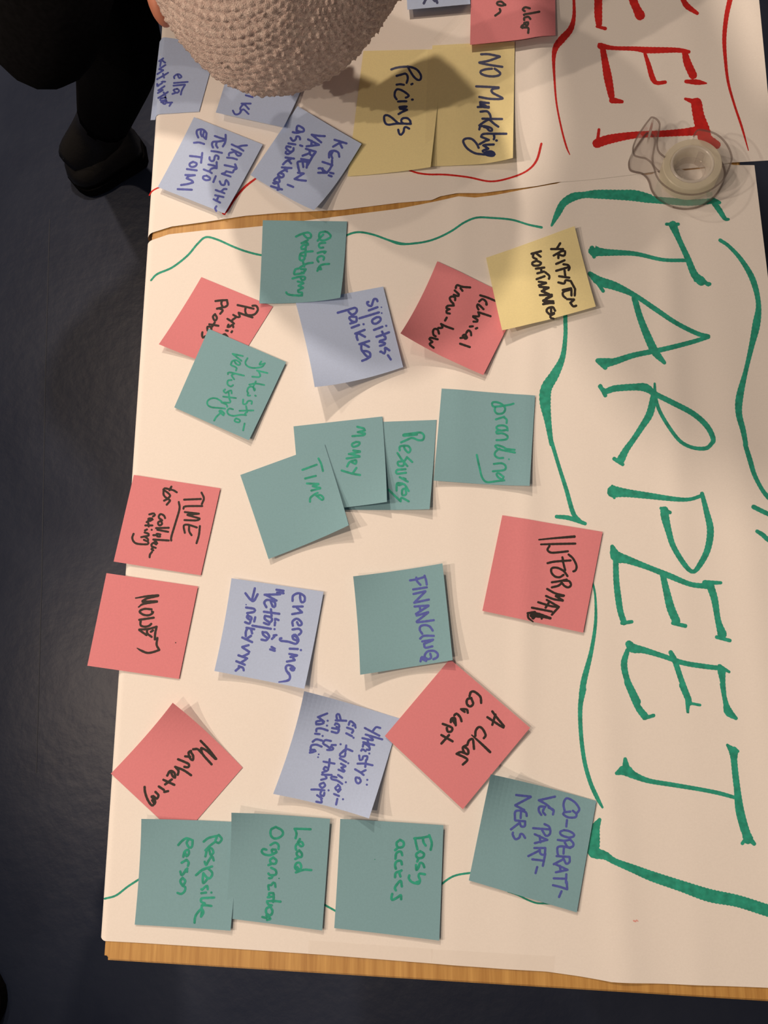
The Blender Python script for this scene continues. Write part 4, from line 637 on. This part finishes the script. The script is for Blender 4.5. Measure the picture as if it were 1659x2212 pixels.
def blob(name, c, r, rot, m, parent, n=24):
    bm = bmesh.new(); bmesh.ops.create_uvsphere(bm, u_segments=n, v_segments=n // 2, radius=1, matrix=Matrix.Translation(c) @ rot @ Matrix.Diagonal((*r, 1)))
    return from_bm(name, bm, m, parent, smooth=True)
M['lips'] = mat('lips', (0.42, 0.13, 0.11), 0.5, 0.3); M['eye'] = mat('eye_white', (0.6, 0.58, 0.55), 0.25, 0.5)
def person(label, HC, NB, CH, PE, SN, SFa, EN, WN, EF, WF, KN, AN, TO, KF, AF, TF, hn, hf, look):
    pe = empty('person', (PE.x, PE.y, 0)); tag(pe, label, 'person')
    up_ = (HC - NB).normalized()
    J = {'pelvis': (*PE, 0.125), 'waist': (*(PE.lerp(CH, 0.5)), 0.120), 'chest': (*CH, (0.125, 0.10)), 'neck': (*NB, 0.052), 'headb': (*(HC.lerp(NB, 0.35)), 0.066), 'head': (*(HC + Vector((0.0, 0, 0.0))), 0.080), 'crown': (*(HC + up_ * 0.03), 0.066)}
    B = [('pelvis', 'waist'), ('waist', 'chest'), ('chest', 'neck'), ('neck', 'headb'), ('headb', 'head'), ('head', 'crown')]
    for a, sh, el, wr in (('n', SN, EN, WN), ('f', SFa, EF, WF)):
        J[a + 'sh'] = (*sh, 0.055); J[a + 'el'] = (*el, 0.040); J[a + 'wrist'] = (*wr, 0.026); B += [('chest', a + 'sh'), (a + 'sh', a + 'el'), (a + 'el', a + 'wrist')]
    hand(J, B, WN, hn[0], hn[1], hn[2], 'n'); hand(J, B, WF, hf[0], hf[1], hf[2], 'f')
    for a, kn, an, to in (('n', KN, AN, TO), ('f', KF, AF, TF)):
        hp = PE + ((SN - SFa).normalized() * (0.09 if a == 'n' else -0.09)) + Vector((0, 0, -0.03))
        J[a + 'hip'] = (*hp, 0.085); J[a + 'kn'] = (*kn, 0.058); J[a + 'an'] = (*an, 0.038); J[a + 'to'] = (*to, (0.036, 0.022)); B += [('pelvis', a + 'hip'), (a + 'hip', a + 'kn'), (a + 'kn', a + 'an'), (a + 'an', a + 'to')]
    body = skin('body', J, B, M['skin'], pe)
    def garment(name, pick, off, material):
        """a garment that follows the body: the body's own surface round the picked bones, moved out along its normals"""
        me = body.data; n = len(me.vertices)
        co = np.empty(n * 3); me.vertices.foreach_get('co', co); co = co.reshape(-1, 3); no = np.empty(n * 3); me.vertices.foreach_get('normal', no); no = no.reshape(-1, 3)
        A = np.array([J[a][:3] for a, b in B]); D = np.array([J[b][:3] for a, b in B]) - A
        rad = np.array([min(np.mean(J[a][3]), np.mean(J[b][3])) for a, b in B])
        t = np.clip(((co[:, None] - A) * D).sum(-1) / (D * D).sum(-1), 0, 1)
        dist = np.linalg.norm(co[:, None] - A - D * t[..., None], axis=-1) - rad
        k = dist.argmin(1); tt = t[np.arange(n), k]
        sel = np.array([any(B[k[i]] == bn and lo <= tt[i] <= hi for bn, lo, hi in pick) for i in range(n)])
        fs = [tuple(p.vertices) for p in me.polygons if all(sel[v] for v in p.vertices)]
        used = sorted({v for f in fs for v in f}); ix = {v: i for i, v in enumerate(used)}
        V = [tuple(co[v] + no[v] * off) for v in used] + [tuple(co[v] + no[v] * 0.001) for v in used]; m = len(used)
        Fc = [tuple(ix[v] for v in f) for f in fs]
        cnt = {}
        for f in Fc:
            for i in range(len(f)): cnt[(f[i], f[(i + 1) % len(f)])] = 1
        rim = [(a, b) for a, b in cnt if (b, a) not in cnt]
        Fc = Fc + [(b, a, a + m, b + m) for a, b in rim]
        o = mesh(name, V, Fc, material, pe, smooth=True)
        return o
    full = [('pelvis', 'waist'), ('waist', 'chest'), ('chest', 'nsh'), ('nsh', 'nel'), ('chest', 'fsh'), ('fsh', 'fel')]
    garment('jacket', [(b_, 0, 1) for b_ in full] + [(('chest', 'neck'), 0, 0.72), (('nel', 'nwrist'), 0, 0.93), (('fel', 'fwrist'), 0, 0.93)], 0.014, M['black_cloth'])
    garment('trousers', [((a_, b_), 0, 1) for a_, b_ in (('pelvis', 'nhip'), ('nhip', 'nkn'), ('pelvis', 'fhip'), ('fhip', 'fkn'))] + [(('nkn', 'nan'), 0, 0.9), (('fkn', 'fan'), 0, 0.9)], 0.012, M['black_cloth'])
    for an, to, kn in ((AN, TO, KN), (AF, TF, KF)):
        dv = Vector((to.x - an.x, to.y - an.y, 0)).normalized(); L = (Vector((to.x, to.y)) - Vector((an.x, an.y))).length; sd = Vector((-dv.y, dv.x, 0))
        base = Vector((an.x, an.y, 0)) - dv * 0.045; ln = L + 0.045 + 0.022
        V = []; Fc = []; ns, nr = 26, 28
        for i in range(ns + 1):
            t = i / ns
            wid = 0.036 + 0.012 * math.sin(math.pi * min(1, t * 1.02)) ** 0.7 + 0.006 * math.sin(math.pi * max(0, (t - 0.45) / 0.55)) ; hgt = 0.085 * (1 - t) ** 0.9 + 0.046 * t ** 0.5 * 1.0
            endc = math.sqrt(max(0.0, 1 - max(0, (t - 0.80) / 0.20) ** 2.2)) * math.sqrt(max(0, 1 - max(0, (0.10 - t) / 0.10) ** 2)) + 0.02
            for j in range(nr):
                a = 2 * math.pi * j / nr; ca, sa = math.cos(a), math.sin(a)
                zz = 0.018 + (hgt * (0.55 + 0.45 * endc) - 0.018) * max(0, sa) ** 0.8 if sa > 0 else 0.018
                p = base + dv * (ln * t) + sd * (wid * endc * (abs(ca) ** 0.75) * (1 if ca > 0 else -1)); p.z = zz
                V.append(tuple(p))
        for i in range(ns):
            for j in range(nr): Fc.append((i * nr + j, i * nr + (j + 1) % nr, (i + 1) * nr + (j + 1) % nr, (i + 1) * nr + j))
        Fc += [tuple(range(nr))[::-1], tuple(ns * nr + j for j in range(nr))]
        bt = mesh('boot', V, Fc, M['boot'], pe, smooth=True)
        # sole
        ol = []
        for i in range(ns + 1):
            t = i / ns; wid = 0.040 + 0.012 * math.sin(math.pi * min(1, t * 1.02)) ** 0.7 + 0.006 * math.sin(math.pi * max(0, (t - 0.45) / 0.55))
            endc = math.sqrt(max(0.0, 1 - max(0, (t - 0.80) / 0.20) ** 2.2)) * math.sqrt(max(0, 1 - max(0, (0.10 - t) / 0.10) ** 2)) + 0.02
            ol.append((base + dv * (ln * (t * 1.02 - 0.01)), wid * endc))
        out = [c_ + sd * w_ for c_, w_ in ol] + [c_ - sd * w_ for c_, w_ in ol[::-1]]
        bm = bmesh.new(); v0 = [bm.verts.new((p.x, p.y, 0.001)) for p in out]; v1 = [bm.verts.new((p.x, p.y, 0.020)) for p in out]; n_ = len(out)
        bm.faces.new(v1); bm.faces.new(v0[::-1])
        for i in range(n_): bm.faces.new((v0[i], v0[(i + 1) % n_], v1[(i + 1) % n_], v1[i]))
        so = from_bm('sole', bm, M['black_cloth'], pe)
        so.parent = bt; so.matrix_parent_inverse = Matrix.Identity(4)
        w_ = 'n' if an is AN else 'f'
        sh = garment('boot_shaft', [((w_ + 'kn', w_ + 'an'), 0.78, 1), ((w_ + 'an', w_ + 'to'), 0, 0.9)], 0.012, M['boot'])
        sh.parent = bt; sh.matrix_parent_inverse = Matrix.Identity(4)
    fd = Vector(look).normalized(); sd_ = fd.cross(up_).normalized(); ud = sd_.cross(fd)
    rot = Matrix((sd_, fd, ud)).transposed().to_4x4()
    blob('nose', HC + fd * 0.088 - ud * 0.012, (0.013, 0.016, 0.022), rot, M['skin'], pe, 12)
    blob('mouth', HC + fd * 0.078 - ud * 0.050, (0.022, 0.010, 0.007), rot, M['lips'], pe, 12)
    for q in (-1, 1):
        blob('eye', HC + fd * 0.074 + sd_ * 0.031 * q + ud * 0.012, (0.0115, 0.0105, 0.0085), rot, M['eye'], pe, 12)
        blob('ear', HC + sd_ * 0.082 * q - ud * 0.005, (0.008, 0.018, 0.029), rot, M['skin'], pe, 12)
    return pe

# the person in the knitted hat bends over the far end of the table from its left side
HC = Vector(P(611, -214, 0.15))
NB = HC + Vector((-0.105, 0.075, -0.04)); CH = HC + Vector((-0.21, 0.20, -0.035)); PE = Vector((-0.60, 1.04, 0.80))
SN = Vector(P(105, -150, 0.085)); SFa = CH + Vector((0.17, 0.10, -0.02))
EN = Vector(P(92, 112, -0.03)); WN = Vector((EN.x - 0.12, EN.y + 0.20, 0.70))
EF = Vector((HC.x + 0.11, HC.y + 0.22, ZT + 0.075)); WF = Vector((EF.x + 0.20, EF.y - 0.02, ZT + 0.045))
AN = Vector((*P(222, 268, -ZT + 0.10)[:2], 0.10)); TO = Vector((*P(163, 366, -ZT + 0.03)[:2], 0.035)); KN = Vector(P(268, 70, -0.27))
KF = Vector((KN.x + 0.16, KN.y + 0.22, 0.46)); AF = Vector((AN.x + 0.16, AN.y + 0.30, 0.10)); TF = AF + Vector((0.02, -0.16, -0.065))
pe = person('person in a pinkish knitted hat and black clothes bending over the table', HC, NB, CH, PE, SN, SFa, EN, WN, EF, WF, KN, AN, TO, KF, AF, TF,
            ((-0.3, 0.9, -0.2), (0, 0, 1), (1, 0.3, 0)), ((0.98, 0.02, -0.06), (0, 0, 1), (0.05, -1, 0)), (0.45, -0.1, -0.88))
# knitted hat
def hat():
    ax = (Vector(CPOS) - HC).normalized() * 0.85 + Vector((0.22, -0.02, 0.0)); ax.normalize()
    e1 = Vector((1, 0, 0)); e1 = (e1 - ax * e1.dot(ax)).normalized(); e2 = ax.cross(e1)
    ncol, nrow = 84, 40; cu, cv = 8, 7; nu, nv = ncol * cu, nrow * cv
    th = np.linspace(0.03, 2.0, nv + 1)[:, None]; ph = np.linspace(0, 2 * np.pi, nu, endpoint=False)[None, :]
    row = th / 2.0 * nrow; fr = row - np.floor(row); alt = (np.floor(row) % 2) * 0.5
    c_ = ph / (2 * np.pi) * ncol + alt + 0.25 * fr
    bump = np.abs(np.sin(np.pi * c_)) ** 0.7 * np.abs(np.sin(np.pi * row)) ** 0.7
    strand = np.sin(2 * np.pi * (c_ * 2.0 + 2.2 * fr)) * 0.16
    jit = rng.normal(0, 1, (nrow + 1, ncol)); jj = jit[np.clip(np.floor(row).astype(int), 0, nrow)[:, 0]][:, (np.floor(c_[0]) % ncol).astype(int)]
    am = np.clip(np.sin(th) * 1.5, 0.2, 1)
    disp = am * (0.0017 * bump * (1 + 0.45 * jj) + 0.0042 * strand * bump)
    lump = 0.0035 * np.sin(3 * ph + 1.0) * np.sin(th) + 0.002 * np.sin(5 * ph + 2 * th)
    R_ = (0.1085 + disp + lump) * (1 + 0.165 * np.exp(-((ph - 4.1) / 0.6) ** 2) * np.sin(th) ** 2)
    x = R_ * np.sin(th) * np.cos(ph) * 1.0; y = R_ * np.sin(th) * np.sin(ph) * 1.0; z = (R_ * 1.02) * np.cos(th)
    A = np.stack([x, y, z], -1).reshape(-1, 3) @ np.array([e1, e2, ax]) + np.array(HC)
    i, j = np.meshgrid(np.arange(nv), np.arange(nu), indexing='ij'); j2 = (j + 1) % nu
    Fq = np.stack([i * nu + j, (i + 1) * nu + j, (i + 1) * nu + j2, i * nu + j2], -1).reshape(-1, 4)
    me = bpy.data.meshes.new('knitted_hat'); me.vertices.add(len(A)); me.vertices.foreach_set('co', A.ravel())
    me.loops.add(len(Fq) * 4); me.loops.foreach_set('vertex_index', Fq.ravel().astype(np.int32))
    me.polygons.add(len(Fq)); me.polygons.foreach_set('loop_start', np.arange(0, len(Fq) * 4, 4, dtype=np.int32)); me.polygons.foreach_set('loop_total', np.full(len(Fq), 4, dtype=np.int32))
    me.polygons.foreach_set('use_smooth', [True] * len(Fq)); me.update(); me.validate()
    me.materials.append(M['knit'])
    o = bpy.data.objects.new('knitted_hat', me); COL.objects.link(o); o.parent = pe; o.matrix_parent_inverse = Matrix.Translation(-Vector(pe.location))
    return o
M['knit'] = mat('heather_wool', (0.90, 0.69, 0.635), 0.95, 0.05, noise=(330, 0.24), bump=(1100, 0.8, 0.003))
_b = M['knit'].node_tree.nodes['Principled BSDF']; _b.inputs['Sheen Weight'].default_value = 0.35; _b.inputs['Sheen Roughness'].default_value = 0.5; _b.inputs['Sheen Tint'].default_value = (1, 0.85, 0.8, 1)
hat()
er = Vector(P(346, -10, 0.11))
ear = blob('ear', er, (0.010, 0.026, 0.018), Matrix.Rotation(0.15, 4, 'Z'), M['skin'], pe)
V3 = Vector
def standing(label, f, s_, hz, base, lean, drop=(0.28, 0.17, 0.16)):
    """someone on their feet: f faces forward, s_ to their right-hand side, base under the hips, lean moves the head forward"""
    f = V3(f).normalized(); s_ = V3(s_).normalized(); b0 = V3(base); k = hz / 1.72
    PE_ = b0 + V3((0, 0, 0.93 * k)); HC_ = b0 + f * lean + V3((0, 0, hz - 0.11)); CH_ = PE_.lerp(HC_, 0.60); NB_ = PE_.lerp(HC_, 0.82)
    S1 = CH_ + s_ * 0.17 + V3((0, 0, 0.08)); S2 = CH_ - s_ * 0.17 + V3((0, 0, 0.08)); E1 = S1 + s_ * 0.05 + V3((0, 0, -drop[0])); E2 = S2 - s_ * 0.05 + V3((0, 0, -drop[0]))
    W1 = E1 + f * drop[2] + V3((0, 0, -drop[1])); W2 = E2 + f * drop[2] + V3((0, 0, -drop[1]))
    K1 = b0 + s_ * 0.10 + f * 0.03 + V3((0, 0, 0.5)); K2 = b0 - s_ * 0.10 + f * 0.03 + V3((0, 0, 0.5)); A1_ = b0 + s_ * 0.10 + V3((0, 0, 0.10)); A2_ = b0 - s_ * 0.10 + V3((0, 0, 0.10))
    T1 = A1_ + f * 0.15 + V3((0, 0, -0.065)); T2 = A2_ + f * 0.15 + V3((0, 0, -0.065))
    p_ = person(label, HC_, NB_, CH_, PE_, S1, S2, E1, W1, E2, W2, K1, A1_, T1, K2, A2_, T2, (f * 0.5 - V3((0, 0, 0.9)), s_, f), (f * 0.5 - V3((0, 0, 0.9)), -s_, f), f - V3((0, 0, 0.45)))
    blob('hair', HC_ + V3((0, 0, 0.022)) - f * 0.012, (0.088, 0.088, 0.098), Matrix.Identity(4), M['black_cloth'], p_)
    return p_
standing('person in black trousers standing at the near left corner of the table', (0.55, 0.8, 0), (0.8, -0.55, 0), 1.70, (P(-225, 2200, -ZT)[0], P(-225, 2200, -ZT)[1], 0), 0.14)
standing('unseen person in dark clothes added beyond the far end to cast shade', (0, -1, 0), (-1, 0, 0), 1.32, (-0.03, 1.36, 0), 0.57, drop=(0.14, 0.10, 0.0))  # added figure outside the view, placed to shade the far right of the paper
